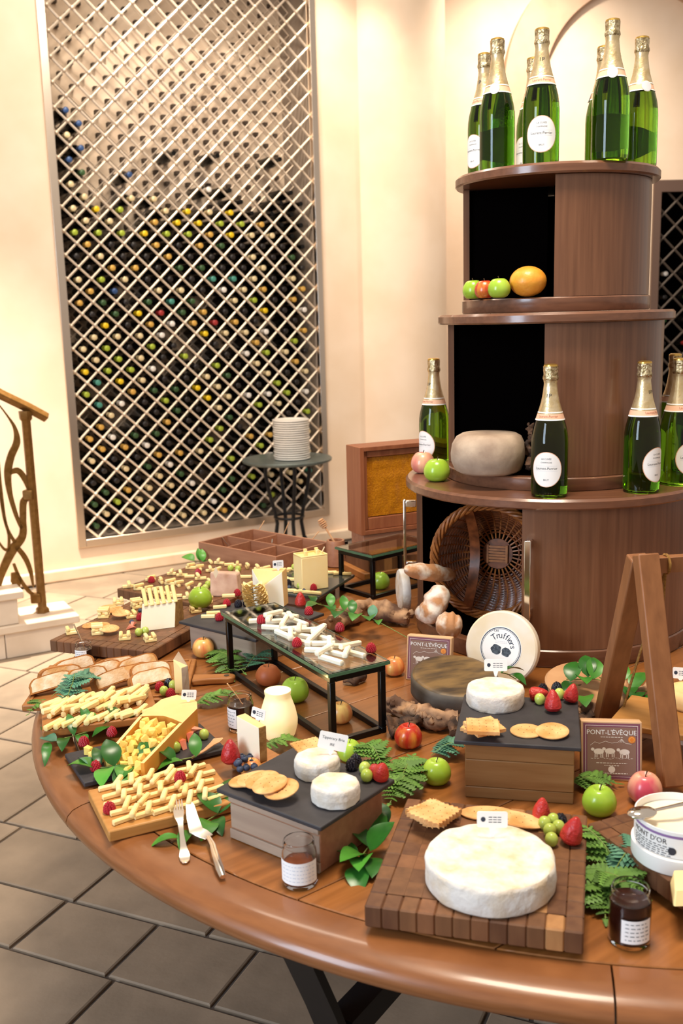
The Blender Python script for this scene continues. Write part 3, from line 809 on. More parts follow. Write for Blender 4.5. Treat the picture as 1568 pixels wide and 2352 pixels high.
apple('pink', 1479, 1850, .75, 80, 'pink-red apple on the table at the foot of the easel')
apple('green', 461, 1398, .797, 56, 'green apple sitting on the right rear corner of the left board')
apple('peach', 578, 1790, .75, 52, 'orange apple mostly hidden behind the blueberries and front slate')

# berries
def rasp_mesh(name, m, n=7, L=.019, R0=.0095, b=.0026):
    mb = MB()
    for j in range(n):
        t = j/(n-1); z = b*.8+t*(L-b*1.8); r = R0*math.sqrt(max(.03, 1-(t*.96)**2.2))*(.86 if j == 0 else 1)
        k = max(1, int(TAU*r/(b*1.75)))
        for i in range(k):
            a = TAU*(i+.5*(j % 2))/k; mb.ball((r*math.cos(a)*.85, r*math.sin(a)*.85, z), b, 6, 4)
    mb.solid([(R0*.7, .0008), (R0*.85, L*.4), (R0*.4, L*.9), (0, L*.95)], 12)
    return mb.mesh(name, m)
ME_R = rasp_mesh('raspberry', m_rasp); ME_B = rasp_mesh('blackberry', m_blackb, 7, .021, .0095, .0031)
def straw_mesh():
    prof = [(0, 0), (.009, .001), (.0125, .005), (.0125, .010), (.0105, .018), (.0068, .026), (.003, .031), (0, .0325)]
    mb = MB().lathe(prof, 20)
    return mb.mesh('strawberry', m_straw)
ME_S = straw_mesh()
ME_G = MB().ball((0, 0, .0098), .0096, 16, 10, 0, (1, 1, 1.12)).mesh('grape', m_grape)
bb_ = MB().ball((0, 0, .0065), .0065, 14, 10, 0, (1, 1, .9)); bb_.lathe([(.0016, .0118), (.0026, .0130), (.0016, .0122)], 8); ME_U = bb_.mesh('blueberry', m_blueb)
def strawcut_mesh():
    mb = MB(); mb.hull([(0, -.004, 0), (0, .004, 0), (.008, -.005, .013), (.010, .006, .012), (.028, 0, .002), (.02, -.007, .007), (.02, .007, .006), (.008, 0, 0)])
    return mb.mesh('strawberry_wedge', m_strawcut)
ME_SC = strawcut_mesh()
BER = {'r': ('raspberry', ME_R, 'raspberry'), 'b': ('blackberry', ME_B, 'blackberry'), 's': ('strawberry', ME_S, 'strawberry'), 'g': ('grape', ME_G, 'grape'), 'u': ('blueberry', ME_U, 'blueberry'), 'c': ('strawberry_wedge', ME_SC, 'strawberry')}
def berry(kind, x, y, z, label, rot=None, sc=1.0, group=None):
    nm, me, cat = BER[kind]; p = T(x, y, z)
    o = put(nm, me, None, (p.x, p.y, z+.0004), rot or (0, 0, RR(0, 6)), (sc,)*3)
    return tag(o, label, cat, group)

# ------------------------------------------------------------------ generic serving pieces
def butcher(name, label, R4, z, th, nx, ny, feet=.0, bw=None, palette=(0, 1, 1, 0, 3, 1, 3, 0, 1, 2)):
    ctr, rz, w, d = R4
    t = thing(name, label, 'cutting board', (ctr.x, ctr.y, z-th-feet), rz)
    bx, by = w/nx, d/ny
    mes = [MB().box((0, 0, 0), (bx-.0002, by-.0002, th)).mesh('wood_block', BLK[i], smooth=False) for i in range(4)]
    rr = random.Random(name+label)
    for i in range(nx):
        for j in range(ny):
            o = put('wood_block', mes[rr.choice(palette)], t, (-w/2+bx*(i+.5), -d/2+by*(j+.5), feet+th/2+rr.uniform(-.0003, 0)))
            if i in (0, nx-1) or j in (0, ny-1):
                b = o.modifiers.new('bevel', 'BEVEL'); b.width = .0022; b.segments = 1
    if feet:
        for sx in (-1, 1):
            for sy in (-1, 1): build(MB().solid([(.012, 0), (.012, feet+.001)], 16), 'foot', m_blackmetal, t, (sx*(w/2-.03), sy*(d/2-.03), 0))
    return t
def slab(name, label, cat, R4, z, th, m, bevel=.002, part=None):
    ctr, rz, w, d = R4
    o = build(MB().box((0, 0, th/2), (w, d, th)), name, m, loc=(ctr.x, ctr.y, z-th), rot=(0, 0, rz), bevel=bevel)
    return tag(o, label, cat)
def card(x, y, z, label, h=.03, w=.03, hh=.022, yaw=0, tilt=0, text=None, spike=True, roll=0):
    p = T(x, y, z); v = math.degrees(math.atan2(-p.y, -p.x))
    t = thing('cheese_label', label, 'label', (p.x, p.y, z), 0); t.rotation_euler = (R(tilt), R(roll), R(v+90+yaw))
    r = .003; poly = []
    for cx, cz, a0 in ((w/2-r, hh/2-r, 0), (-w/2+r, hh/2-r, 90), (-w/2+r, -hh/2+r, 180), (w/2-r, -hh/2+r, 270)):
        for k in range(4): a = R(a0+30*k); poly.append((cx+r*math.cos(a), cz+r*math.sin(a)))
    X = Matrix.Translation((0, 0, h)) @ Matrix.Rotation(R(90), 4, 'X')
    cp = build(MB().prism(poly, -.0006, .0006, 0, X), 'card', m_white, t)
    build(MB().prism([(-.005, -hh/2), (.005, -hh/2), (.002, -h+.002), (-.002, -h+.002)], -.0005, .0005, 0, X), 'spike', m_white, t)
    X2 = Matrix.Translation((0, -.0009, h)) @ Matrix.Rotation(R(90), 4, 'X')
    mb = MB()
    if text:
        for i, (s_, sz, yy) in enumerate(text):
            vs, fs = text_geo(s_, sz); mb.add([(a, b+yy, 0) for a, b, c in vs], fs, 0, X2)
    else:
        mb.add([(-w*.30+.0036*math.cos(a), .0005+.0042*math.sin(a), 0) for a in [TAU*i/12 for i in range(12)]], [tuple(range(12))], 0, X2)
        for i, yy in enumerate((.004, .0, -.004)):
            x0 = -w*.12
            for k in range(3):
                l = w*.12; mb.add([(x0, yy-.0006, 0), (x0+l, yy-.0006, 0), (x0+l, yy+.0007, 0), (x0, yy+.0007, 0)], [(0, 1, 2, 3)], 0, X2); x0 += l+.0012
    build(mb, 'print', m_navy, t)
    return t
def stick_mesh(L, w, m, h=None):
    h = h or w
    k = w*.22; mb = MB().hull([(x*(L/2-e), y*(w/2-a), z*(h/2-b)) for x in (-1, 1) for y in (-1, 1) for z in (-1, 1) for e, a, b in ((0, k, k), (.0012, 0, k), (.0012, k, 0))])
    return mb.mesh('cheese_stick', m)
# ------------------------------------------------------------------ greenery
def leaf_mesh(L, w, m, fold=.25, curl=.3):
    vs = []; fs = []; n = 8
    for i in range(n+1):
        t = i/n; x = L*t; hw = w/2*math.sin(PI*t**.85)**.8 if 0 < t < 1 else 0.0003
        z = -curl*L*t*t+.10*L*math.sin(PI*t)
        vs += [(x, -hw, z+hw*fold), (x, 0, z), (x, hw, z+hw*fold)]
    for i in range(n):
        a = 3*i; fs += [(a, a+1, a+4, a+3), (a+1, a+2, a+5, a+4)]
    top = len(vs); vs += [(x, y, z-.0005) for x, y, z in vs]; fs += [tuple(reversed([k+top for k in f])) for f in fs]
    return MB().add(vs, fs).mesh('leaf', m, ang=80)
LEAF = {(k, c): leaf_mesh(L, w, m, .25, cu) for c, m in (('g', m_leaf), ('d', m_leafdk)) for k, L, w, cu in (('s', .034, .020, .25), ('m', .052, .027, .22), ('l', .062, .040, .16), ('n', .062, .021, .25))}
LEAF[('m', 'b')] = leaf_mesh(.045, .028, m_fernb, .2, .2)
def sprig(label, path, leaves, stem_r=.0012, cat='leaves', name='leafy_sprig', sm=None):
    """path: [(px,py,z)..] stem; leaves: [(px,py,z, image heading deg, key, up tilt)]"""
    P = [T(*p) for p in path]; o = P[0]
    t = thing(name, label, cat, o)
    build(MB().tube([p-o for p in P], stem_r, 5), 'stem', sm or m_gstem, t)
    for (x, y, z, hd, key, tl) in leaves:
        p = T(x, y, z)-o
        # heading given on the image, turned into a table direction
        q = T(x+40*math.cos(R(hd)), y-40*math.sin(R(hd)), z)-T(x, y, z)
        put('leaf', LEAF[key], t, p, (RR(-.3, .3), -R(tl), math.atan2(q.y, q.x)))
    return t
def pinna_mesh(m):
    vs = [(0, 0, 0)]; L = .024; n = 6; pts_u, pts_d = [], []
    for i in range(n):
        t0 = i/n; w = .0078*(1-t0)**.7+.0008
        pts_u += [(L*(t0+.03), w*.45), (L*(t0+.11), w)]
        pts_d += [(L*(t0+.03), -w*.45), (L*(t0+.11), -w)]
    poly = [(0, 0)]+pts_d+[(L, 0)]+pts_u[::-1]
    vs = [(x, y, -.12*x*x/L+.0) for x, y in poly]
    n_ = len(vs); ctr = [(L*i/6, 0, -.12*(L*i/6)**2/L+.0008) for i in range(7)]
    mb = MB().add(vs, [tuple(range(n_))]); mb.add([(x, y, z-.0004) for x, y, z in vs], [tuple(reversed(range(n_)))])
    return mb.mesh('leaflet', m, smooth=False)
PIN = {'g': pinna_mesh(m_fern), 'b': pinna_mesh(m_fernb)}
def fern(label, path, key='g', n=13, sc=1.0, cat='fern'):
    P = [T(*p) for p in path]; o = P[0]
    t = thing('fern_frond', label, cat, o)
    Q = []
    for i in range(len(P)-1):
        for k in range(6): Q.append(P[i].lerp(P[i+1], k/6))
    Q.append(P[-1])
    for i in range(len(Q)): Q[i] = Q[i]+Vector((0, 0, .012*math.sin(PI*i/(len(Q)-1))))
    build(MB().tube([p-o for p in Q], .0009, 5), 'stem', m_gstem, t)
    m = len(Q)-1
    for i in range(n):
        u = .12+.86*i/(n-1); f = u*m; a = min(int(f), m-1); p = Q[a].lerp(Q[a+1], f-a)-o; dd = Q[a+1]-Q[a]; h = math.atan2(dd.y, dd.x)
        s_ = sc*(1.15*(math.sin(PI*min(1, (u*.88+.14)))**.8)+.08)
        for sd in (-1, 1):
            put('leaflet', PIN[key], t, p, (RR(-.25, .25), RR(-.25, .1), h+sd*R(62)+RR(-.08, .08)), (s_,)*3)
    put('leaflet', PIN[key], t, Q[-1]-o, (0, 0, h), (sc*.4,)*3)
    return t

# ================================================================== CONTENTS OF THE TOWER
d = ray(1121, 1050); p = CAM+d*(2.545/d.y)
prof = [(0, 0), (.072, 0), (.085, .008), (.094, .03), (.096, .05), (.093, .075), (.083, .094), (.07, .101), (.045, .1015), (0, .099)]
mb = MB().lathe(prof, 48)
mb.v = [(x*(1+.035*nz((x, y, z), 14)), y*(1+.035*nz((x, y, z+5), 14)), z) for x, y, z in mb.v]
tag(build(mb, 'round_cheese', m_tomme, loc=(p.x, p.y, 1.1805+.036), ang=60), 'whole grey-beige aged cheese wheel in the middle cabinet', 'cheese')
# twig piece beside it
def gnarl(pts, rs, m, name, label, seed, nub=14, rough=.35, ns=30, cat='driftwood'):
    """twisted root: displaced tube with knobs, one mesh"""
    P = [Vector(p) for p in pts]; o = P[0].copy(); rr = random.Random(seed); mb = MB(); Q = []; RS = []
    n = len(P)
    for i in range(n-1):
        a, b, c, d_ = P[max(i-1, 0)], P[i], P[i+1], P[min(i+2, n-1)]
        for k in range(8):
            t = k/8; Q.append(.5*((2*b)+(c-a)*t+(2*a-5*b+4*c-d_)*t*t+(-a+3*b-3*c+d_)*t**3)); RS.append(rs[i]*(1-t)+rs[i+1]*t)
    Q.append(P[-1]); RS.append(rs[-1])
    u = None; vs = []; N = 22; m_ = len(Q)
    for i, p in enumerate(Q):
        t = (Q[min(i+1, m_-1)]-Q[max(i-1, 0)]).normalized()
        u = t.cross(Vector((0, 0, 1))).normalized() if u is None else (u-t*u.dot(t)).normalized()
        w = t.cross(u)
        for j in range(N):
            a = TAU*j/N+i*.12; dd = u*math.cos(a)+w*math.sin(a); k = RS[i]*(1+rough*1.8*nz(p+dd*RS[i]+Vector((seed, 0, 0)), ns)+rough*.9*nz(p+dd*RS[i], ns*3.2)+rough*.5*math.sin(a*3+i*.3))
            vs.append(p+dd*k-o)
    fs = [(i*N+j, i*N+(j+1) % N, (i+1)*N+(j+1) % N, (i+1)*N+j) for i in range(m_-1) for j in range(N)]
    fs += [tuple(reversed(range(N))), tuple(range((m_-1)*N, m_*N))]
    mb.add(vs, fs)
    for k in range(nub):
        i = rr.randrange(m_); a = rr.uniform(0, TAU); r = RS[i]
        c = Q[i]-o+Vector((math.cos(a), math.sin(a)*.8, rr.uniform(-.2, .9)))*r*.8; rad = r*rr.uniform(.25, .5)
        sd = rr.uniform(0, 50)
        mb.ball(c, rad, 9, 6, 0, (1, 1, rr.uniform(.7, 1.2)), lambda d_, sd=sd: 1+.7*nz(d_+Vector((sd, 0, 0)), 2.6))
    zmin = None
    return tag(build(mb, name, m, loc=o, ang=70), label, cat)
q = T(1238, 1040, 1.217)
gnarl([(.478, 2.50, 1.232), (.492, 2.515, 1.255), (.480, 2.525, 1.285), (.500, 2.53, 1.31), (.490, 2.54, 1.335)], [.014, .012, .014, .011, .013], m_rootdk, 'driftwood', 'small knotty dark twig standing behind the front champagne bottle', 3, 14, .5, 60)
# wicker basket lying on its side in the lowest cabinet
BZ = .7505+.047
def make_basket():
    Rb = .146; dep_ = .115
    d_ = ray(1142, 1320); c = CAM+d_*(2.715/d_.y); c.z = BZ+.014+Rb
    axis = (Vector((-.36, -.93, .06))).normalized()      # opening direction
    X = axis.to_track_quat('Z', 'Y').to_matrix().to_4x4(); X.translation = c
    t = thing('wicker_basket', 'brown round wicker basket lying on its side in the lowest cabinet', 'basket', c)
    t.matrix_world = X
    fn = lambda u: (Rb*(.30+.70*u**.5), dep_*u**2.4)    # bowl profile, u=0 bottom .. 1 rim
    wv = MB(); NR = 26
    for i in range(NR):
        u = .03+.95*i/NR; r, z = fn(u); pts = []
        for j in range(73):
            a = TAU*j/72; k = math.sin(a*15+PI*(i % 2))*.0035
            pts.append((r*math.cos(a), r*math.sin(a), z+k))
        wv.tube(pts, .0029, 5, cap=False)
    stuff(build(wv, 'weave', m_wicker, t))
    for j in range(30):
        a = TAU*j/30; pts = [(fn(u)[0]*math.cos(a), fn(u)[0]*math.sin(a), fn(u)[1]) for u in (0, .1, .3, .5, .75, 1)]
        build(MB().tube(pts, .0026, 5), 'rib', m_wickerlt, t)
    for k in range(5):
        pts = []
        for j in range(73):
            a = TAU*j/72; b = a*9+k*TAU/5
            pts.append(((Rb+.004+.009*math.cos(b))*math.cos(a), (Rb+.004+.009*math.cos(b))*math.sin(a), dep_+.004+.009*math.sin(b)))
        build(MB().tube(pts, .0042, 6, cap=False), 'rim_strand', m_wickerlt, t)
    bs = MB(); r0 = fn(0)[0]*.98
    bs.solid([(0, -.004), (r0, -.004), (r0, .0005), (0, .0005)], 24)
    b = build(bs, 'bottom', m_wicker, t)
    for i in range(6): build(MB().box((0, -.02+.008*i, .004), (.048, .006, .005)), 'slat', m_wickerlt, b)
    for sx in (-1, 1): build(MB().box((sx*.027, 0, .005), (.006, .052, .006)), 'slat', m_wickerlt, b)
    # arched handle across the opening, seen as a flat wrapped band
    hd = MB(); pts = []
    vs = []; fs = []; n = 24
    for i in range(n+1):
        a = PI*i/n; x, z = (Rb-.004)*math.cos(a), dep_-.01-.105*math.sin(a)*0+.0
        zz = dep_*.2+ (dep_*.8)*abs(math.cos(a))**2
        for e in (-.014, .014):
            for g in (0, .005): vs.append((e-.055, (Rb-.01)*math.cos(a), zz+g+.012))
    for i in range(n):
        a = 4*i; b_ = a+4; fs += [(a, a+2, b_+2, b_), (a+1, b_+1, b_+3, a+3), (a, b_, b_+1, a+1), (a+2, a+3, b_+3, b_+2)]
    hd.add(vs, fs); build(hd, 'handle_band', m_wicker, t)
    return t
make_basket()
def loaf(name, label, p0, p1, r, m, h=.8, seed=1, score=0, cat='bread'):
    p0, p1 = Vector(p0), Vector(p1); L = (p1-p0).length; mb = MB(); n = 18; N = 20; vs = []; fs = []
    for i in range(n+1):
        t = i/n; k = math.sqrt(max(0.0, 1-abs(2*t-1)**2.6))+.001
        for j in range(N):
            a = TAU*j/N; rr = r*k*(1+.10*nz((t*5+seed, math.cos(a), math.sin(a)), 1.6)+(score*.06*math.sin(t*PI*7+a) if math.sin(a) > .2 else 0))
            vs.append(((t-.5)*L, rr*math.cos(a), rr*math.sin(a)*h))
    fs = [(i*N+j, i*N+(j+1) % N, (i+1)*N+(j+1) % N, (i+1)*N+j) for i in range(n) for j in range(N)]
    mb.add(vs, fs)
    o = build(mb, name, m, ang=70); o.location = (p0+p1)/2; o.rotation_mode = 'QUATERNION'
    o.rotation_quaternion = (p1-p0).to_track_quat('X', 'Z'); return tag(o, label, cat)
def onr(x, y, depth): 
    d_ = ray(x, y); return CAM+d_*(depth/d_.y)
loaf('baguette', 'floury baguette poking out of the wicker basket to the left', onr(928, 1308, 2.50), onr(1045, 1322, 2.62), .024, m_bread, .95, 2, 1)
loaf('bread_loaf', 'small rustic bread roll leaning upright under the baguette', onr(975, 1432, 2.50), onr(1020, 1345, 2.53), .036, m_bread, .85, 5, 1)
loaf('bread_loaf', 'dark rustic loaf at the foot of the wicker basket', onr(1000, 1432, 2.41), onr(1062, 1440, 2.41), .033, m_bread, 1.0, 9, 1)
loaf('bread_loaf', 'pale bread end at the left corner of the lowest cabinet', onr(955, 1398, 2.60), onr(1000, 1425, 2.57), .024, m_bread, .9, 12, 1)

# ================================================================== RISERS, BOARDS AND SLATES ON THE TABLE
def metal_riser(label, feet, h, glass_label):
    """feet: four image points of the outer feet on the table"""
    ctr, rz, w, d = rect(.75, *feet)
    t = thing('metal_riser', label, 'stand', (ctr.x, ctr.y, .75), rz); b = .013
    for sx in (-1, 1):
        for sy in (-1, 1):
            build(MB().box((sx*(w-b)/2, sy*(d-b)/2, h/2), (b, b, h-2*b)), 'leg', m_blackmetal, t, bevel=.001, seg=1)
        for z in (b/2, h-b/2): build(MB().box((sx*(w-b)/2, 0, z), (b, d, b)), 'rail', m_blackmetal, t, bevel=.001, seg=1)
    for sy in (-1, 1):
        for z in (b/2, h-b/2): build(MB().box((0, sy*(d-b)/2, z), (w-2*b-.001, b, b)), 'rail', m_blackmetal, t, bevel=.001, seg=1)
    g = thing('glass_shelf', glass_label, 'glass shelf', (ctr.x, ctr.y, .75+h+.0005), rz)
    build(MB().box((0, 0, .0045), (w+.012, d+.012, .009)), 'pane', m_glass, g, bevel=.0015)
    e = MB()
    for sx in (-1, 1): e.box((sx*(w/2+.0068), 0, .0045), (.0012, d+.014, .007))
    for sy in (-1, 1): e.box((0, sy*(d/2+.0068), .0045), (w+.012, .0012, .007))
    build(e, 'green_edge', m_gedge, g)
    for sx in (-1, 1):
        for sy in (-1, 1): pass
    return ctr, rz, w, d, .75+h+.0098
G1 = metal_riser('long black metal riser in the middle of the table, open frame', ((757, 1714), (880, 1688), (640, 1519), (528, 1551)), .152, 'glass shelf with white cheese sticks on the long black riser')
G2 = metal_riser('black metal riser at the back left of the tower', ((843, 1376), (1010, 1342), (905, 1318), (792, 1357)), .135, 'glass shelf under the honeycomb frame on the rear black riser')

# far boards
b0 = butcher('cutting_board', 'butcher block board farthest back on the left, covered with small cheese sticks', rect(.79, (312, 1350), (478, 1402), (655, 1322), (470, 1280)), .79, .03, 14, 9, .008, palette=(0, 1, 3, 3))
b1 = butcher('cutting_board', 'butcher block board at the far left carrying the cheese wedge, crackers and stacked sticks', rect(.787, (127, 1470), (367, 1500), (477, 1405), (305, 1373)), .787, .032, 14, 10, .004, palette=(0, 1, 1, 3))
BB = butcher('cutting_board', 'big checkered butcher block board at the front under the large white cheese', rect(.795, (848, 2073), (1333, 2151), (1354, 1868), (926, 1836)), .795, .034, 12, 9, .011)
butcher('cutting_board', 'dark butcher block board at the bottom right corner under the cheese tub', rect(.80, (1424, 1892), (1640, 2150), (1850, 2010), (1580, 1810)), .80, .034, 11, 8, .0, palette=(0, 0, 1, 3))
p = T(1500, 1925, .765)
tag(build(MB().solid([(0, 0), (.082, 0), (.086, .004), (.086, .011), (.082, .0145), (0, .0145)], 48), 'round_board', m_boardlt, loc=(p.x, p.y, .7503)), 'light round wooden board under the dark board at right', 'board')
# bread board with paddle handle
ctr, rz, w, d = rect(.772, (73, 1597), (470, 1612), (398, 1522), (116, 1513))
bz = .772
t = thing('bread_board', 'wooden paddle board with handle and hole carrying the bread slices', 'cutting board', (ctr.x, ctr.y, .7503), rz)
build(MB().box((0, 0, .0085), (w, d, .017)), 'plank', m_board, t, bevel=.004, seg=3)
gr = MB(); gw, gd = w-.03, d-.03
for sx in (-1, 1): gr.box((sx*gw/2, 0, .0185), (.006, gd, .003))
for sy in (-1, 1): gr.box((0, sy*gd/2, .0185), (gw-.007, .006, .003))
build(gr, 'raised_rim', m_board, t, bevel=.001)
hm = MB(); n = 20; ox = w/2
out = [(ox+.002, -.022), (ox+.05, -.017), (ox+.085, -.018)]+[(ox+.088+.018*math.cos(a), .018*math.sin(a)) for a in [(-PI/2+PI*i/12) for i in range(13)]]+[(ox+.085, .018), (ox+.05, .017), (ox+.002, .022)]
build(hm.prism(out, .001, .017), 'handle', m_board, t, bevel=.004)
build(MB().solid([(0, .0172), (.0065, .0172), (.0065, .0178), (0, .0178)], 20), 'hole', m_dark, t, (ox+.085, 0, 0))
BR_ = (ctr, rz, w, d)
B3 = rect(.79, (106, 1680), (345, 1643), (362, 1572), (86, 1616))
slab('cheese_board', 'wooden board at left heaped with short yellow cheese sticks', 'cutting board', B3, .79, .017, m_board, .003)
B4 = rect(.764, (195, 1806), (514, 1713), (463, 1664), (148, 1726))
slab('slate_board', 'dark slate board at left under the scooped orange cheese', 'slate', B4, .764, .010, m_slate, .002)
B5 = rect(.772, (264, 1919), (497, 1837), (512, 1735), (203, 1827))
slab('cheese_board', 'light wooden board at the front left with crisscrossed cheese sticks', 'cutting board', B5, .772, .021, m_boardlt, .003)

def riser_box(label, R4, z, hgt, m1, m2, inset=.016, frame=True):
    ctr, rz, w, d = R4; w -= 2*inset; d -= 2*inset
    t = thing('wooden_box', label, 'box', (ctr.x, ctr.y, .7502), rz)
    build(MB().box((0, 0, hgt/2), (w, d, hgt)), 'body', m1, t, bevel=.002)
    if frame:
        for z0_, z1_ in ((hgt-.016, hgt-.001), (.001, .018)):
            o = build(MB().box((0, -d/2-.002, (z0_+z1_)/2), (w, .005, z1_-z0_)), 'edge_strip', m2, t, bevel=.001)
        build(MB().box((0, -d/2-.0004, hgt/2), (w-.002, .0012, hgt-.04)), 'front_panel', m2, t)
    return t
W1 = rect(.842, (513, 1805), (722, 1908), (917, 1785), (661, 1719)); Z_W1 = .842
riser_box('low wooden box in front carrying a slate with two small white cheeses', W1, Z_W1, .0835, m_boxwood, m_blocklight)
slab('slate_plate', 'dark slate plate on the front wooden box', 'slate', W1, Z_W1, .008, m_slate)
W2 = rect(.866, (1050, 1702), (1340, 1717), (1322, 1612), (1060, 1588)); Z_W2 = .866
ctr, rz, w, d = W2
t = thing('wooden_box', 'tall wooden block at centre right carrying a slate with crackers', 'box', (ctr.x, ctr.y, .7502), rz)
for i, (za, zb) in enumerate(((0, .022), (.0222, .075), (.0752, .1072))):
    build(MB().box((.004, .004, (za+zb)/2), (w-.03, d-.02, zb-za-.0004)), 'plank', [m_blockwood, m_blockwood, m_blockwood][i], t, bevel=.0015)
slab('slate_plate', 'dark slate plate on the tall wooden block with crackers and a white cheese', 'slate', W2, Z_W2, .008, m_slate)
W3 = rect(.83, (457, 1424), (592, 1482), (690, 1412), (575, 1362)); Z_W3 = .83
riser_box('grey wooden box behind the glass riser under a slate', W3, Z_W3, .0715, m_blocklight, m_blocklight, .02, False)
slab('slate_plate', 'dark slate plate at the back left under the shaved cheese wedge', 'slate', W3, Z_W3, .008, m_slate)
W4 = rect(.80, (600, 1352), (742, 1376), (790, 1322), (655, 1302)); Z_W4 = .80
slab('slate_plate', 'shiny dark slate at the back under the tall yellow cheese block', 'slate', W4, Z_W4, .010, mat('shiny_slate', C('3a3c38'), rough=.12), .002)
riser_box('flat wooden box under the shiny slate at the back', W4, Z_W4, .0395, m_boxwood, m_boxwood, .048, False)

# divided box
DZ = .825
ctr, rz, w, d = rect(DZ, (464, 1244), (631, 1281), (751, 1245), (582, 1213))
t = thing('divided_box', 'open wooden box with six compartments holding spoons at the back left', 'box', (ctr.x, ctr.y, .7502), rz); hh = DZ-.7502
build(MB().box((0, 0, .004), (w, d, .008)), 'bottom', m_boxwood, t)
for sy in (-1, 1): build(MB().box((0, sy*(d/2-.004), hh/2+.004), (w, .008, hh-.008)), 'side_panel', m_boxwood, t, bevel=.001)
for sx in (-1, 1): build(MB().box((sx*(w/2-.004), 0, hh/2+.004), (.008, d-.0165, hh-.008)), 'side_panel', m_boxwood, t, bevel=.001)
build(MB().box((0, 0, hh/2+.004), (w-.017, .007, hh-.012)), 'divider', m_boxwood, t)
for sx in (-1, 1):
    for sy in (-1, 1): build(MB().box((sx*w/6, sy*(d/4+.0), hh/2+.002), (.007, d/2-.018, hh-.014)), 'divider', m_boxwood, t)
def make_spoon(m):
    t = thing('spoon', 'x', 'spoon')
    build(MB().tube([(0, 0, 0), (.04, 0, .002), (.09, 0, .0)], [.0022, .003, .0042], 8, flat=.5), 'handle', m, t)
    build(MB().ball((-.012, 0, 0), .015, 12, 8, 0, (1, .68, .3)), 'bowl', m, t)
    return t
KSP = Kind(make_spoon(m_spoonwood)); KSM = Kind(make_spoon(m_chrome))
def place_between(K, a, b, label, sc=None):
    a, b = Vector(a), Vector(b); q = (b-a).to_track_quat('X', 'Z').to_euler()
    return K.at(a, tuple(q), label, scale=sc)
for (x0, y0, x1, y1, lb) in ((583, 1240, 612, 1198, 'pale wooden spoon in the back left compartment of the divided box'), (645, 1247, 665, 1208, 'pale wooden spoon in the back middle compartment of the divided box'), (700, 1262, 742, 1218, 'pale wooden spoon in the right compartment of the divided box')):
    a = T(x0, y0, .775); bq = T(x1, y1, .84); bq = a+Vector((bq.x-a.x, (bq.y-a.y)*.3, .085)); place_between(KSP, a, bq, lb, .95)
for (x0, y0, lb, dx) in ((520, 1262, 'steel spoon in the front left compartment of the divided box', .03), (606, 1275, 'steel spoon in the front right compartment of the divided box', -.03)):
    a = T(x0+15, y0+8, .765); place_between(KSM, a, a+Vector((-dx-.02, .01, .075)), lb, .8)
# honey pot and dipper
p = T(772, 1300, .75)
t = thing('honey_pot', 'small wooden honey pot at the back beside the yellow cheese block', 'pot', (p.x, p.y, .7502), R(30))
build(MB().solid([(.028, 0), (.034, .004), (.034, .085), (.031, .095), (.024, .095), (.024, .06), (0, .06)], 32), 'body', m_boxwood, t)
build(MB().box((.03, -.02, .06), (.012, .012, .06)), 'clasp', m_blackmetal, t, bevel=.001)
a = Vector((p.x, p.y, .83)); b_ = a+Vector((-.045, .01, .075))
dt = thing('honey_dipper', 'pale wooden honey dipper leaning in the honey pot', 'dipper', a); dt.rotation_euler = (b_-a).to_track_quat('Z', 'Y').to_euler()
build(MB().tube([(0, 0, 0), (0, 0, .075)], .0035, 8), 'handle', m_spoonwood, dt)
dm = MB()
for k in range(5): dm.solid([(.008, .07+.007*k), (.0155-.0022*abs(k-2), .0715+.007*k), (.0155-.0022*abs(k-2), .0745+.007*k), (.008, .076+.007*k)], 20)
build(dm, 'dipper_head', m_spoonwood, dt)
# striped boards under the rear riser
hw, hd_, hh = .34, .105, .298; HA = R(25)
hp0 = T(830, 1231, G2[4]); hc = hp0+Matrix.Rotation(HA, 3, 'Z') @ Vector((hw/2, hd_/2, 0))
t = thing('cutting_board', 'plain board lying behind the rear black riser', 'cutting board', (hc.x, hc.y, .7502), HA)
build(MB().box((0, 0, .0125), (.37, .20, .025)), 'plank', m_board, t, bevel=.003)
t = thing('cutting_board', 'striped butcher block lying on the plain board behind the rear riser', 'cutting board', (hc.x, hc.y, .7755), HA)
mes = [MB().box((0, 0, .02), (.0294, .18, .04)).mesh('wood_block', BLK[i], smooth=False) for i in range(4)]
for i in range(11): put('wood_block', mes[(i*3+i//4) % 4], t, (-.15+.03*i, 0, 0))
hz0 = G2[4]-.8160
t = thing('wooden_box', 'narrow wooden box under the honeycomb display, behind the rear riser', 'box', (hc.x, hc.y, .8158), HA)
build(MB().box((0, 0, hz0/2), (.32, .095, hz0)), 'body', m_boxwood, t, bevel=.002)
# honeycomb frame box
p = hp0
t = thing('honey_frame_box', 'wooden display box holding a frame of amber honeycomb on the rear riser', 'honeycomb', (p.x, p.y, G2[4]+.0004), R(25))
X0 = hw/2
for nm, c, s_ in (('side_panel', (.008, hd_/2, hh/2), (.016, hd_, hh)), ('side_panel', (hw-.008, hd_/2, hh/2), (.016, hd_, hh)), ('top_panel', (hw/2, hd_/2, hh-.007), (hw-.033, hd_, .014)), ('bottom_panel', (hw/2, hd_/2, .007), (hw-.033, hd_, .014)), ('back_panel', (hw/2, hd_-.004, hh/2), (hw-.033, .006, hh-.03))):
    build(MB().box(c, s_), nm, m_framewood, t, bevel=.001)
for c, s_ in (((.024, .018, hh/2), (.014, .016, hh-.03)), ((hw-.024, .018, hh/2), (.014, .016, hh-.03)), ((hw/2, .018, hh-.026), (hw-.064, .016, .02)), ((hw/2, .018, .035), (hw-.064, .018, .04))):
    build(MB().box(c, s_), 'frame_bar', m_framewood, t, bevel=.0015)
cm = MB(); nx, nzz = 24, 16; vs = []
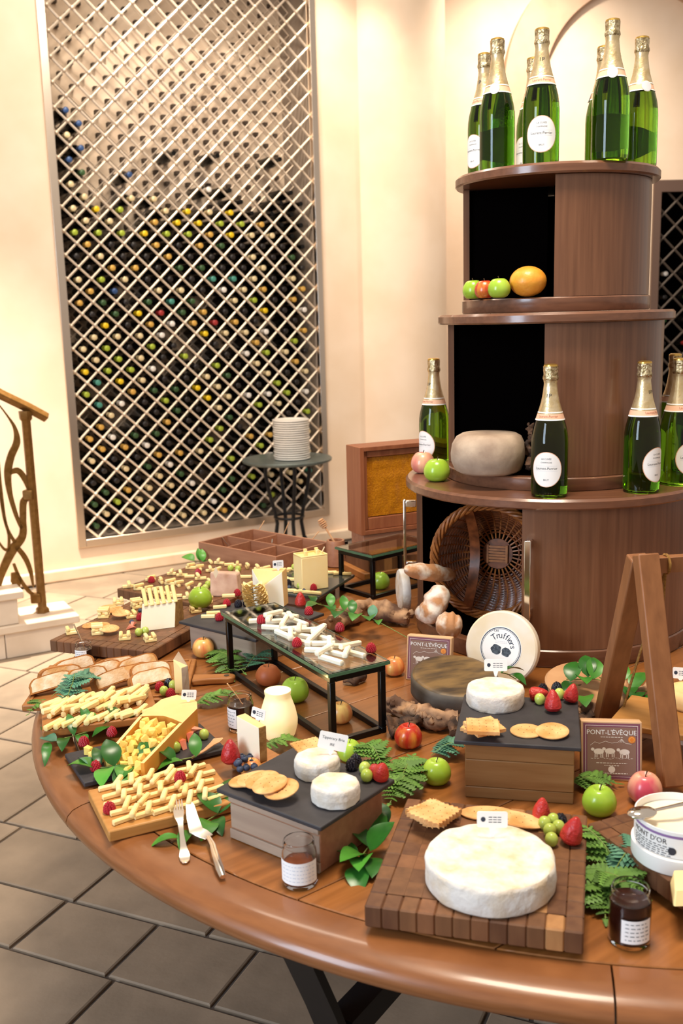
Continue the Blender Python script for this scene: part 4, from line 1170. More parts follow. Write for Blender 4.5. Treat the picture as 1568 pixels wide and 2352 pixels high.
for j in range(nzz+1):
    for i in range(nx+1):
        u, v = i/nx, j/nzz; x = .034+u*(hw-.068); z = .058+v*(hh-.096)
        vs.append((x, .020+.004*nz((x, 0, z), 40)-.003*math.sin(PI*u)*math.sin(PI*v), z))
cm.add(vs, [(j*(nx+1)+i, j*(nx+1)+i+1, (j+1)*(nx+1)+i+1, (j+1)*(nx+1)+i) for j in range(nzz) for i in range(nx)])
build(cm, 'comb', m_comb, t)

# ================================================================== CHEESES
def wedge(name, label, pts, mats, fn=None, bevel=.002, loc=(0, 0, 0), rz=0, cat='cheese'):
    """convex cheese piece; fn(normal) picks the material slot"""
    mb = MB().hull(pts); me = mb.mesh(name, mats, smooth=False)
    if fn:
        for f in me.polygons: f.material_index = fn(f.normal)
    o = put(name, me, None, loc, (0, 0, rz))
    b = o.modifiers.new('bevel', 'BEVEL'); b.width = bevel; b.segments = 2; b.limit_method = 'ANGLE'
    return tag(o, label, cat)
def camrot(p, deg=0): return math.atan2(-p.y, -p.x)+PI/2+R(deg)
# wheel of brie
p = T(1125, 1964, .838); rad = mpp(1125, 1964, .838)*149
prof = [(0, .0), (rad*.97, 0), (rad*1.0, .004), (rad*1.005, .018), (rad*.995, .036), (rad*.975, .0425), (rad*.93, .0435), (rad*.6, .0425), (rad*.3, .0432), (0, .043)]
def rough_lathe(name, label, prof, loc, mats, ns=40, amt=.02, n=72, rot=(0, 0, 0), cat='cheese', zamt=.0):
    # resample profile
    mb = MB(); P = []
    for i in range(len(prof)-1):
        (r0, z0_), (r1, z1_) = prof[i], prof[i+1]; k = max(1, int(math.hypot(r1-r0, z1_-z0_)/.008))
        for j in range(k): P.append((r0+(r1-r0)*j/k, z0_+(z1_-z0_)*j/k))
    P.append(prof[-1]); mb.lathe(P, n)
    zt = max(z for _, z in prof)
    mb.v = [(x*(1+amt*nz((x, y, z), ns)), y*(1+amt*nz((x, y, z), ns)), z+zamt*nz((x, y, 9), ns)*(z > .2*zt)) for x, y, z in mb.v]
    me = mb.mesh(name, mats, ang=70)
    if isinstance(mats, list):
        for f in me.polygons: f.material_index = 0 if f.normal.z > .6 else 1
    return tag(put(name, me, None, loc, rot), label, cat)
rough_lathe('brie_cheese', 'large round white-rinded soft cheese on the front butcher block board', prof, (p.x, p.y, .7955), [m_rind, m_rindside], 45, .028, 96, zamt=.0022)
# small soft cheeses on the front box
def small_cheese(x, y, z, wpx, h, label, facets=10, seed=0):
    p = T(x, y, z+h); r = mpp(x, y, z+h)*wpx/2; rr = random.Random(seed)
    pts = []
    for i in range(facets):
        a = TAU*i/facets+rr.uniform(-.12, .12); q = r*rr.uniform(.96, 1.03)
        pts += [(q*.97*math.cos(a), q*.97*math.sin(a), 0), (q*1.01*math.cos(a), q*1.01*math.sin(a), h*.45), (q*.99*math.cos(a), q*.99*math.sin(a), h*.85), (q*.9*math.cos(a), q*.9*math.sin(a), h)]
    o = wedge('soft_cheese', label, pts, [m_rind, m_rindside], lambda n: 0 if n.z > .6 else 1, .005, (p.x, p.y, z+.0003))
    o.modifiers['bevel'].segments = 3; return o
small_cheese(727, 1736, Z_W1, 107, .032, 'small white soft cheese at the back of the front slate, with a name card', 12, 3)
small_cheese(769, 1794, Z_W1, 114, .034, 'small white soft cheese at the near edge of the front slate', 11, 8)
p = T(1137, 1578, Z_W2+.034); rad = mpp(1137, 1578, Z_W2+.034)*66
rough_lathe('camembert', 'round white cheese on the slate of the tall wooden block', [(0, 0), (rad*.96, 0), (rad, .006), (rad, .027), (rad*.96, .034), (rad*.9, .0355), (0, .035)], (p.x, p.y, Z_W2+.0003), [m_rind, m_rindside], 60, .03, 64, zamt=.001)
# dark wheel and grey wheel
p = T(1042, 1566, .80)
o = rough_lathe('round_cheese', 'dark brown rinded cheese wheel lying tilted between the gnarled root and the round box', [(0, 0), (.092, 0), (.099, .006), (.100, .040), (.096, .047), (.088, .049), (0, .050)], (p.x, p.y, .772), [m_greywheel, m_greyside], 20, .02, 72, (R(9), 0, .3))
# round box with the printed label leaning on the tower
p = T(1143, 1577, .75); Rw = .088
t = thing('round_cheese', 'pale round cheese with printed truffle label leaning upright against the tower door', 'cheese', (p.x, p.y, .7506)); t.rotation_euler = (R(-13), 0, R(-27))
XX = Matrix.Translation((0, 0, Rw+.003)) @ Matrix.Rotation(R(90), 4, 'X')
build(MB().solid([(0, -.032), (Rw-.003, -.032), (Rw, -.028), (Rw, -.004), (Rw-.004, 0), (0, 0)], 72, 0, XX), 'rind', mat('pale_rind', C('eadfcf'), C('e2cfae'), rough=.7, scale=12), t)
lb = build(MB().solid([(0, .0002), (.051, .0002), (.051, .0010), (0, .0010)], 56, 0, XX), 'printed_label', m_white, t)
rg = MB()
for ra, rb2 in ((.0475, .0495), (.0452, .0460)): rg.lathe([(ra, .0013), (rb2, .0013)], 56, 0, XX)
build(rg, 'label_ring', m_navy, lb)
def arctext(s_, size, rad, start, step):
    mb = MB(); a = start
    for ch, wd in s_:
        vs, fs = text_geo(ch, size); q = Matrix.Rotation(a-PI/2, 4, 'Z') @ Matrix.Translation((0, rad, .0013)); mb.add(vs, fs, 0, XX @ q); a -= step*wd
    return mb
build(arctext(list(zip('Truffiers', (1.0, .78, .95, .72, .62, .6, .8, .85, .8))), .0205, .0300, R(127), R(18.5)), 'label_text', m_navy, lb)
vs, fs = text_geo('Les', .0085); build(MB().add(vs, fs, 0, XX @ Matrix.Translation((-.013, .0405, .0013)) @ Matrix.Rotation(R(8), 4, 'Z')), 'label_text', m_navy, lb)
dm = MB()
for j in range(4):
    for k in range(6): dm.add([(x, y, .0013) for x, y in ((-.014+.005*k, .0155-.0035*(j//2)), (-.0103+.005*k, .0155-.0035*(j//2)), (-.0103+.005*k, .0162-.0035*(j//2)), (-.014+.005*k, .0162-.0035*(j//2)))], [(0, 1, 2, 3)], 0, XX)
build(dm, 'small_print', m_lgrey, lb)
tr = MB()
for cx, cy, r in ((-.011, -.004, .0125), (.014, -.008, .0112)):
    tr.add([(cx+r*(1+.10*math.sin(5*a+cx*99))*math.cos(a), cy+r*.95*(1+.08*math.sin(4*a))*math.sin(a), .0014) for a in [TAU*i/28 for i in range(28)]], [tuple(range(28))], 0, XX)
build(tr, 'truffle_print', m_truffle, lb)
# square cheese boxes
def cheese_box(px, py, yaw, lean, label, sz=.108, z=.7503):
    p = T(px, py, .75); t = thing('cheese_box', label, 'box', (p.x, p.y, z)); t.rotation_euler = (R(-lean), 0, camrot(p, yaw))
    build(MB().box((0, .014, sz/2), (sz, .028, sz)), 'body', m_boxcard, t, bevel=.002)
    X = Matrix.Translation((0, -.0006, sz/2)) @ Matrix.Rotation(R(90), 4, 'X'); u = sz/2
    def q(x0, x1, y0, y1, z_, m, nm, par):
        return build(MB().add([(x0*u, y0*u, z_), (x1*u, y0*u, z_), (x1*u, y1*u, z_), (x0*u, y1*u, z_)], [(0, 1, 2, 3)], 0, X), nm, m, par)
    l = q(-.93, .93, -.93, .93, 0, m_plum, 'printed_label', t)
    q(-.86, .86, -.86, .86, .0002, m_inkw, 'label_line', l); q(-.845, .845, -.845, .845, .0004, m_plum, 'label_line', l)
    q(-.80, .80, -.80, .80, .0006, m_boxlabel, 'label_field', l)
    vs, fs = text_geo("PONT-L'ÉVÊQUE", sz*.112); build(MB().add([(x, y+u*.62, .0008) for x, y, _ in vs], fs, 0, X), 'label_text', m_white, l)
    # landscape with cows: line print
    pr = MB(); rr = random.Random(4)
    def dash(x0, y0, x1, y1, w_=.006):
        d_ = Vector((x1-x0, y1-y0)).normalized(); n_ = Vector((-d_.y, d_.x))*w_*u
        pr.add([(x0*u+n_.x, y0*u+n_.y, .0008), (x0*u-n_.x, y0*u-n_.y, .0008), (x1*u-n_.x, y1*u-n_.y, .0008), (x1*u+n_.x, y1*u+n_.y, .0008)], [(0, 1, 2, 3)], 0, X)
    hz = [(-.7, .18), (-.55, .3), (-.4, .25), (-.2, .33), (0, .27), (.2, .3), (.33, .42), (.45, .28), (.65, .25)]
    for a, b in zip(hz, hz[1:]): dash(*a, *b)
    for k in range(14):
        x = -.68+k*.1; dash(x, -.24+rr.uniform(-.03, .03), x+.07, -.24+rr.uniform(-.03, .03))
    for x in (.27, .33, .39): dash(x, .29, .33, .42)
    for cx, cy in ((-.42, -.02), (-.05, .0), (.42, -.02)):
        pr.add([(u*(cx+.17*math.cos(a)), u*(cy+.10*math.sin(a)), .0008) for a in [TAU*i/14 for i in range(14)]], [tuple(range(14))], 0, X)
        pr.add([(u*(cx-.20+.06*math.cos(a)), u*(cy+.07+.055*math.sin(a)), .0008) for a in [TAU*i/10 for i in range(10)]], [tuple(range(10))], 0, X)
        for lx in (-.12, -.06, .07, .13): dash(cx+lx, cy-.06, cx+lx, cy-.2, .014)
    for yy, hw_ in ((.47, .36), (-.40, .5), (-.48, .24), (-.74, .52)):
        x = -hw_
        while x < hw_:
            l_ = rr.uniform(.04, .1); dash(x, yy, min(x+l_, hw_), yy, .012); x += l_+.025
    pr.add([(u*(.0+.115*math.cos(a)), u*(-.61+.115*math.sin(a)), .0008) for a in [TAU*i/20 for i in range(20)]], [tuple(range(20))], 0, X)
    build(pr, 'line_print', m_inkw, l)
    for r, m_, zz in ((.12, m_seal, .0009), (.085, mat('seal_gold', C('f0b868'), rough=.5), .0011), (.07, m_seal, .0013)):
        build(MB().add([(u*(.66+r*math.cos(a)), u*(.40+r*math.sin(a)), zz) for a in [TAU*i/20 for i in range(20)]], [tuple(range(20))], 0, X), 'seal', m_, l)
    return t
cheese_box(982, 1566, -14, 10, 'square cheese box with brown printed label standing at centre behind the dark wheel', .110)
cheese_box(1404, 1794, 8, 12, 'square cheese box with brown printed label standing at right before the easel', .112)
# wedge with six sticks on the left board
p = T(362, 1446, .787); rz = camrot(p, 12)
t = thing('cheese_wedge', 'cheese wedge with brown rind and six yellow sticks in its top, far left board', 'cheese', (p.x, p.y, .7873), rz)
FP = [(-.048, 0, 0), (.048, -.004, 0), (.056, .006, .0), (.090, .06, 0), (-.01, .075, 0), (-.034, .02, .072), (.060, .018, .072), (.088, .055, .062), (.0, .07, .07)]
me = MB().hull(FP).mesh('body', [m_cream, m_brownrind], smooth=False)
for f in me.polygons: f.material_index = 1 if f.normal.x > .55 else 0
o = put('body', me, t); b = o.modifiers.new('b', 'BEVEL'); b.width = .002; b.limit_method = 'ANGLE'
sm_ = stick_mesh(.052, .0105, [m_cheese])
for i in range(6):
    put('cheese_stick', sm_, t, (-.024+.0165*i, .030, .087), (R(0), R(-58), R(92)))
# pinkish block
p = T(516, 1370, .79)
wedge('cheese_block', 'greyish pink rinded block of cheese on the farthest back board', [(-.045, 0, 0), (.045, -.01, 0), (.05, .05, 0), (-.04, .06, 0), (-.043, .01, .076), (.04, .0, .07), (.045, .045, .066), (-.038, .05, .07)], [m_pinkrind], None, .005, (p.x, p.y, .7903), camrot(p, -8))
# shaved wedge with rosette
p = T(628, 1396, Z_W3)
wedge('cheese_wedge', 'ivory cheese wedge with tan top standing on the back slate beside its shavings', [(-.028, -.002, 0), (.030, .0, 0), (.046, .03, 0), (-.05, .045, 0), (-.030, 0, .062), (.028, .004, .100), (.045, .034, .104), (-.052, .05, .104)], [m_cream, m_goudaface], lambda n: 1 if n.z > .5 or n.x > .5 else 0, .002, (p.x, p.y, Z_W3+.0003), camrot(p, 6))
p = T(588, 1404, Z_W3)
t = thing('cheese_rosette', 'ruffled fan of thin cheese shavings against the ivory wedge on the back slate', 'cheese', (p.x, p.y, Z_W3+.0005), camrot(p, 0))
for i in range(11):
    f = i/10; ro = .020+.012*math.sin(PI*(.2+.65*f)); mb = MB(); vs = []; n = 26; z0_ = .008+.0068*i; cx = .004-.010*f
    for k in range(n+1):
        a = R(150)+R(240)*k/n; w_ = .0032*math.sin(k*1.45+i*2)
        for r_, dz in ((.004, -.004), (ro*.55, w_*.4-.001), (ro, w_+.004)): vs.append((cx+r_*math.cos(a)*1.1, r_*math.sin(a), z0_+dz))
    fs = [(3*k+q_, 3*k+q_+1, 3*k+q_+4, 3*k+q_+3) for k in range(n) for q_ in (0, 1)]
    mb.add(vs, fs); mb.add([(x, y, z-.0016) for x, y, z in vs], [tuple(reversed(f_)) for f_ in fs])
    build(mb, 'shaving', m_cheese, t)
# tall yellow block
p = T(732, 1353, Z_W4); rz = camrot(p, 24)
t = thing('cheese_block', 'tall pale yellow block of cheese with stubby pegs on top on the shiny slate', 'cheese', (p.x, p.y, Z_W4+.0003), rz)
build(MB().box((-.012, .03, .052), (.088, .066, .104)), 'body', m_cheese, t, bevel=.002)
rm = MB()
for c, s_ in (((-.012, -.0005, .1062), (.088, .005, .004)), ((-.012, .0605, .1062), (.088, .005, .004)), ((-.0535, .03, .1062), (.005, .056, .004)), ((.0295, .03, .1062), (.005, .056, .004))): rm.box(c, s_)
build(rm, 'raised_rim', m_cheese, t, bevel=.001)
for x, y in ((-.032, .018), (-.022, .045), (.006, .015), (.014, .042)):
    build(MB().box((x, y, .1125), (.010, .010, .017)), 'peg', m_cheese, t, bevel=.0015)
build(MB().tube([(.026, .03, .104), (.038, .032, .122)], .0018, 6), 'pick', m_flagwood, t)
# upright wedge beside the bread
p = T(420, 1588, .7725)
wedge('cheese_wedge', 'tall thin pale wedge with grey rind standing on the right end of the bread board', [(-.018, -.005, 0), (.000, -.012, 0), (.016, .0, 0), (.004, .055, 0), (-.018, -.0, .082), (.0, -.008, .062), (.015, .0, .064), (-.008, .05, .085)], [m_cheese, m_tomme], lambda n: 1 if n.x > .35 else 0, .0015, (p.x, p.y, .7705), camrot(p, -4))
# flat wedge by the candle
p = T(590, 1752, .772)
wedge('cheese_wedge', 'pale upright cheese slab with tan rind standing left of the candle', [(-.034, .035, 0), (.006, -.004, 0), (.021, .004, 0), (-.016, .045, 0), (-.034, .035, .086), (.006, -.004, .073), (.021, .004, .073), (-.016, .045, .086)], [m_cream, m_brownrind, m_goudaface], lambda n: 2 if n.z > .5 else (1 if n.x > .35 and n.y < 0.4 else 0), .0015, (p.x, p.y, .7725), camrot(p, 4))
slab('cheese_board', 'small wooden board under the cheese slab left of the candle', 'cutting board', (Vector((p.x-.0, p.y+.022, 0)), camrot(p, 4)+.5, .085, .065), .772, .0195, m_board, .003)
# scooped orange cheese on the slate
zt = .812; zb_ = .7645
outl = [(330, 1742), (390, 1690), (453, 1627), (452, 1612), (438, 1601), (405, 1596), (371, 1606), (330, 1637), (292, 1664), (262, 1686)]
P = [T(x, y, zt) for x, y in outl]; o0 = Vector((P[4].x, P[4].y, zb_)); h = zt-zb_
q = [(v.x-o0.x, v.y-o0.y) for v in P]
def inn(a, b, f): return (a[0]+(b[0]-a[0])*f, a[1]+(b[1]-a[1])*f)
t = thing('gouda_half', 'half of an orange cheese scooped out and filled with yellow chunks on the dark slate', 'cheese', o0)
cut_a = inn(q[1], q[2], .45); cut_b = inn(q[7], q[8], .3)
body = MB(); mid = [inn(cut_a, cut_b, f) for f in (.25, .5, .75)]
dv_ = Vector((q[4][0]-q[0][0], q[4][1]-q[0][1])).normalized()
mid = [(m[0]+dv_.x*b, m[1]+dv_.y*b) for m, b in zip(mid, (.012, .02, .012))]
body.prism([cut_a, q[2], q[3], q[4], q[5], q[6], q[7], cut_b]+mid[::-1], 0, h)
def wallstrip(a0, a1, inward, h0, h1, mbx):
    iv = Vector(inward)
    b0_ = (a0[0]+iv.x, a0[1]+iv.y); b1_ = (a1[0]+iv.x, a1[1]+iv.y)
    mbx.hull([(a0[0], a0[1], 0), (b0_[0], b0_[1], 0), (a1[0], a1[1], 0), (b1_[0], b1_[1], 0), (a0[0], a0[1], h0), (b0_[0], b0_[1], h0), (a1[0], a1[1], h1), (b1_[0], b1_[1], h1)])
nr = Vector((-dv_.y, dv_.x))
wallstrip(cut_a, q[0], nr*.007, h, h*.8, body); wallstrip(cut_b, q[9], -nr*.007, h*.98, h*.55, body)
body.hull([(x, y, z) for x, y in (cut_a, cut_b, q[9], q[0]) for z in (0, .006)])
me = body.mesh('body', [m_goudaface, m_orange], ang=35)
for f in me.polygons: f.material_index = 0 if f.normal.z > .5 else 1
put('body', me, t)
cub = [MB().hull([(RR(.6, 1)*x*a/2, RR(.6, 1)*y*a/2, RR(.7, 1)*z*a/2) for x in (-1, 1) for y in (-1, 1) for z in (-1, 1)]+[(0, 0, a*.5), (a*.5, 0, 0), (0, -a*.5, 0)]).mesh('cheese_cube', m_yellow, smooth=False) for a in (.015, .017, .019, .016)]
ca, cbv = Vector(cut_a), Vector(cut_b); tip0, tip1 = Vector(q[0]), Vector(q[9])
rq = random.Random(5); nc = 0
for lay in range(3):
    for i in range(9):
        for j in range(4):
            u = (i+.5)/9*1.18+.02; v = .12+.76*(j+.5)/4
            if lay == 2 and (i > 4 or rq.random() < .3): continue
            if lay == 1 and i > 7: continue
            a = ca.lerp(tip0, u); b = cbv.lerp(tip1, u); pp = a.lerp(b, v)+Vector((rq.uniform(-.003, .003), rq.uniform(-.003, .003)))
            base = .0065 if u < .95 else .0005
            o = put('cheese_cube', cub[rq.randrange(4)], None, (o0.x+pp.x, o0.y+pp.y, zb_+base+.008+.0135*lay), (rq.uniform(0, .5), rq.uniform(0, .5), rq.uniform(0, 6)))
            tag(o, 'yellow chunk in scooped cheese, %s layer, %s row from solid end, %s across' % (('bottom', 'middle', 'top')[lay], nth(i+1), nth(j+1)), 'cheese', 'yellow chunks in the scooped cheese'); nc += 1
for (x, y) in ((215, 1745), (228, 1756), (250, 1762), (268, 1752), (290, 1760), (310, 1768), (332, 1757), (240, 1748), (350, 1748), (205, 1733)):
    p = T(x, y, .764); o = put('cheese_cube', cub[rq.randrange(4)], None, (p.x, p.y, .773), (0, 0, rq.uniform(0, 6)))
    tag(o, 'yellow cheese chunk spilled on the slate in front of the scooped cheese', 'cheese', 'yellow chunks spilled on the slate')

# ------------------------------------------------------------------ cheese sticks
def field(R4, pts, z, me, label, group, wild=.0):
    """pts: (u, v, angle, layer, height, words) in board coordinates; the upper layer leans a little on the lower one"""
    ctr, rz, w, d = R4; ca, sa = math.cos(rz), math.sin(rz)
    for n_, (u, v, a, l, hh, wd) in enumerate(pts):
        m = random.choice(me) if isinstance(me, list) else me
        o = put('cheese_stick', m, None, (ctr.x+ca*u-sa*v, ctr.y+sa*u+ca*v, z+hh/2+.0003+l*hh), (0, RR(-wild, wild)*l, rz+a))
        tag(o, '%s, %s' % (label, wd), 'cheese stick', group)
# front board: rows with cross sticks
ms = [stick_mesh(L, .0092, m_cheese) for L in (.036, .039, .042)]
ctr, rz, w, d = B5; pts = []
for j in range(5):
    v = -d/2+.020+j*(d-.036)/4
    for i in range(6):
        u = -w/2+.030+i*(w-.066)/5+RR(-.005, .005)+(.008 if j % 2 else 0)
        pts.append((u, v+RR(-.003, .003), RR(-.06, .28), 0, .0090, '%s row from front, %s from left' % (nth(j+1), nth(i+1))))
    for i in range(5):
        u = -w/2+.05+i*(w-.08)/4.6+RR(-.006, .006)
        pts.append((u, v+.008*(1 if j < 4 else -.4), R(62)+RR(-.25, .25), 1, .0085, 'crosswise over %s row, %s from left' % (nth(j+1), nth(i+1))))
field(B5, pts, .772, ms, 'thin cheese stick, front left board', 'sticks on the front left board', .1)
ms = [stick_mesh(L, .0115, m_cheese) for L in (.046, .050, .054)]
ctr, rz, w, d = B3; pts = []
for l in range(2):
    for j in range(3 if l == 0 else 2):
        for i in range(12):
            if l and random.random() < .2: continue
            u = -w/2+.024+i*(w-.045)/11+RR(-.003, .003); v = (-d/2+.022+j*(d-.044)/2) if l == 0 else (-.018+.036*j)
            pts.append((u+RR(-.004, .004), v+RR(-.008, .008), R(46)+RR(-.42, .42), l, .0115, ('bottom' if l == 0 else 'top')+' layer, %s row from front, %s from left' % (nth(j+1), nth(i+1))))
field(B3, pts, .79, ms, 'thick cheese stick, left board', 'sticks heaped on the left board', .16)
ms = [stick_mesh(L, .0115, m_cream) for L in (.055, .062, .068)]
ctr, rz, w, d = G1[:4]; pts = []
Lr = max(w, d); alongx = w > d
for i in range(11):
    s_ = -.5+.22+.71*(i+.5)/11
    for j in (-1, 0, 1):
        off = .030*j; a0 = RR(-.35, .35)
        if j == 0 or i % 4 != 3:
            u, v = (s_*Lr, off) if alongx else (off, s_*Lr); pts.append((u+RR(-.008, .008), v+RR(-.006, .006), a0*1.6+(0 if alongx else PI/2)+R(38)*(1 if (i+j) % 2 else -1), 0 if (i+j) % 2 else 1, .0115, '%s from the back end, %s lane' % (nth(i+1), ('left', 'middle', 'right')[j+1])))
# the sticks lie towards the end nearest the camera
near = (T(820, 1530, G1[4])-G1[0]); ca, sa = math.cos(-rz), math.sin(-rz); loc = (near.x*ca-near.y*sa, near.x*sa+near.y*ca)
sg = 1 if (loc[0] if alongx else loc[1]) > 0 else -1
pts = [((u*sg, v, a, l, h_, wd) if alongx else (u, v*sg, a, l, h_, wd)) for u, v, a, l, h_, wd in pts]
field(G1[:4], pts, G1[4], ms, 'ivory cheese stick on the long glass riser', 'sticks on the glass riser', .22)
ms = [stick_mesh(L, .010, m_cheese) for L in (.030, .034, .038)]
R0 = rect(.79, (312, 1350), (478, 1402), (655, 1322), (470, 1280)); ctr, rz, w, d = R0; pts = []
rs = random.Random(3)
for i in range(9):
    for j in range(5):
        u = -w/2+.03+i*(w-.06)/8; v = -d/2+.025+j*(d-.05)/4
        pt = Vector((ctr.x+math.cos(rz)*u-math.sin(rz)*v, ctr.y+math.sin(rz)*u+math.cos(rz)*v))
        cbk = T(516, 1362, .79)
        if (pt-Vector((cbk.x, cbk.y))).length < .075: continue
        pts.append((u+rs.uniform(-.006, .006), v+rs.uniform(-.005, .005), rs.choice((.5, .7, -.6))+rs.uniform(-.2, .2), 0, .010, 'lower layer, %s from left, %s row' % (nth(i+1), nth(j+1))))
        if rs.random() < .6: pts.append((u+rs.uniform(-.006, .006), v, rs.choice((-.8, 1.5))+rs.uniform(-.2, .2), 1, .010, 'upper layer, %s from left, %s row' % (nth(i+1), nth(j+1))))
field(R0, pts, .79, ms, 'small cheese stick on the farthest back board', 'sticks on the farthest back board', .1)
ctr, rz, w, d = W4; pts = []
for i in range(8):
    for j in range(3):
        u = -w/2+.02+i*(w-.04)/7; v = -d/2+.018+j*(d-.036)/2
        pt = Vector((ctr.x+math.cos(rz)*u-math.sin(rz)*v, ctr.y+math.sin(rz)*u+math.cos(rz)*v)); cbk = T(728, 1345, Z_W4)
        if (pt-Vector((cbk.x, cbk.y+.02))).length < .07: continue
        pts.append((u, v, RR(-.4, .4)+.3, 0, .010, '%s from left, %s row' % (nth(i+1), nth(j+1))))
field(W4, pts, Z_W4, ms, 'yellow cheese piece by the tall block on the shiny slate', 'cheese pieces around the tall block')
for x, y, a, wd in ((490, 1412, .1, 'second from the front'), (505, 1398, .2, 'third from the front'), (525, 1372, .1, 'rearmost'), (478, 1420, .0, 'frontmost')):
    p = T(x, y, Z_W3); o = put('cheese_stick', ms[2], None, (p.x, p.y, Z_W3+.0053), (0, 0, W3[1]*0+a))
    tag(o, 'yellow cheese stick on the left corner of the back slate, '+wd, 'cheese stick', 'sticks on the back slate corner')
# log cabin stacks on the left board
CABN = ('leftmost stack at the board corner', 'stack by the nearer crackers', 'front stack left of the grapes', 'front stack below the wedge', 'stack by the farther crackers', 'rearmost stack', 'stack at the rear beside the wedge', 'stack in the middle by the wedge', 'stack right behind the wedge')
mc = stick_mesh(.032, .0095, m_cheese)
for n_, (x, y) in enumerate(((165, 1455), (224, 1456), (287, 1468), (345, 1472), (239, 1418), (272, 1388), (314, 1396), (301, 1418), (449, 1406))):
    p = T(x, y, .787); rz = RR(-.3, .3)+.3
    lay = 2 if n_ in (0, 8) else (3 if n_ in (1, 4, 6) else 2)
    for l in range(lay):
        for sgn in (-1, 1):
            if l == lay-1 and lay == 2 and n_ == 0 and sgn < 0: continue
            a = rz+(PI/2 if l % 2 else 0); off = Vector((-math.sin(a), math.cos(a)))*.010*sgn
            o = put('cheese_stick', mc, None, (p.x+off.x, p.y+off.y, .7873+.0048+.0096*l), (0, 0, a))
            tag(o, 'cheese stick in the %s, far left board, %s layer' % (CABN[n_], nth(l+1)), 'cheese stick', 'log-cabin sticks on the far left board')

# ------------------------------------------------------------------ crackers
def round_cracker(r, n=40, th=.005, ov=1.0):
    mb = MB(); vs = []; rings = [(0, th), (.35, th*1.02), (.7, th), (.93, th*.95), (1, th*.6), (1, th*.3), (.94, 0), (0, 0)]
    for f, z in rings:
        for i in range(n):
            a = TAU*i/n; k = 1+(.015*math.sin(a*20) if f > .9 else 0); vs.append((r*f*k*math.cos(a)*ov, r*f*k*math.sin(a), z+(.0006*math.sin(i*5.1+f*9) if 0 < f < .9 and z > 0 else 0)))
    mb.add(vs, [(j*n+i, j*n+(i+1) % n, (j+1)*n+(i+1) % n, (j+1)*n+i) for j in range(len(rings)-1) for i in range(n)])
    for i in range(7):
        a = TAU*i/6; q = 0 if i == 6 else r*.5
        mb.solid([(.0009, th+.0001), (.0009, th+.0004)], 6, 1, Matrix.Translation((q*math.cos(a)*ov, q*math.sin(a), 0)))
    return mb.mesh('cracker', [m_cracker, m_stem])
def square_cracker(s_, th=.004, wav=.0008):
    mb = MB(); poly = []
    n = 14
    for k in range(4):
        a = k*PI/2; c, s2 = math.cos(a), math.sin(a)
        for i in range(n):
            x = -s_/2+s_*i/n; y = -s_/2-wav*math.cos(i*TAU/2); poly.append((c*x-s2*y, s2*x+c*y))
    mb.prism(poly, 0, th)
    for i in range(4):
        for j in range(4): mb.solid([(.0008, th+.0001), (.0008, th+.0004)], 6, 1, Matrix.Translation((-s_*.33+s_*.22*i, -s_*.33+s_*.22*j, 0)))
    return mb.mesh('cracker', [m_cracker, m_stem])
RC29, RC26, SQ, OV = round_cracker(.030), round_cracker(.026), square_cracker(.056, .0062, .0003), round_cracker(.024, 40, .005, 2.0)
def cracker(me, x, y, z, label, rot=(0, 0, 0), group=None):
    p = T(x, y, z); return tag(put('cracker', me, None, (p.x, p.y, z+.0004), rot), label, 'cracker', group)
for i, (x, y) in enumerate(((565, 1795), (583, 1792), (602, 1794), (620, 1804), (646, 1815))):
    p = T(x, y, Z_W1+.006)
    cracker(RC29, x, y, Z_W1+.003+.0052*i*(i < 4)+(.012 if i == 4 else 0), 'round cracker in the fan on the front slate, %s' % ('leftmost and lowest', 'second from the left', 'middle one', 'second from the right', 'rightmost, lying on top')[i], (R(-6), R(-9), .3*i))
for i, (x, y) in enumerate(((1209, 1682), (1268, 1682))): cracker(RC29, x, y, Z_W2+.0045*i, ('round cracker on the tall block slate, left one underneath', 'round waffle-marked cracker on the tall block slate, right one on top')[i], (0, R(-5)*i, i))
for i in range(5): cracker(SQ, 1108+(-6, 3, -2, 4, 0)[i], 1673, Z_W2+.0002+.0088*i, 'square cracker in the stack on the tall block slate, %s' % ('at the bottom', 'second from the bottom', 'in the middle', 'second from the top', 'on top')[i], (R(RR(-3, 3)), R(RR(-3, 3)), (-.5, .25, -.3, .35, -.1)[i]))
SQ2 = square_cracker(.062, .0075, .002)
for i in range(4): cracker(SQ2, 997+(-6, 4, -3, 0)[i], 1873, .7955+.0085*i, 'scalloped square cracker in the stack on the front big board, %s' % ('at the bottom', 'second from the bottom', 'second from the top', 'on top')[i], (0, 0, .75+(-.25, .2, -.1, .08)[i]))
cracker(OV, 1122, 1872, .7957, 'oval cracker on the front big board behind the large cheese, left one', (0, 0, -.15))
cracker(OV, 1185, 1885, .8012, 'oval cracker on the front big board behind the large cheese, right one', (0, R(4), -.35))
p = T(712, 1712, Z_W1)
cracker(square_cracker(.052, .004, .001), 708, 1716, Z_W1, 'square cracker at the far corner of the front slate behind the small cheese', (0, R(-3), .4))
for g, (pts, nm) in enumerate(((((210, 1438), (231, 1440), (252, 1446)), 'nearer fan'), (((247, 1397), (262, 1402), (278, 1410)), 'farther fan'))):
    for i, (x, y) in enumerate(pts): cracker(RC26, x, y, .7875+.0055*i, 'round cracker in the %s on the far left board, %s' % (nm, ('left', 'middle', 'right')[i]), (0, R(-5), i))

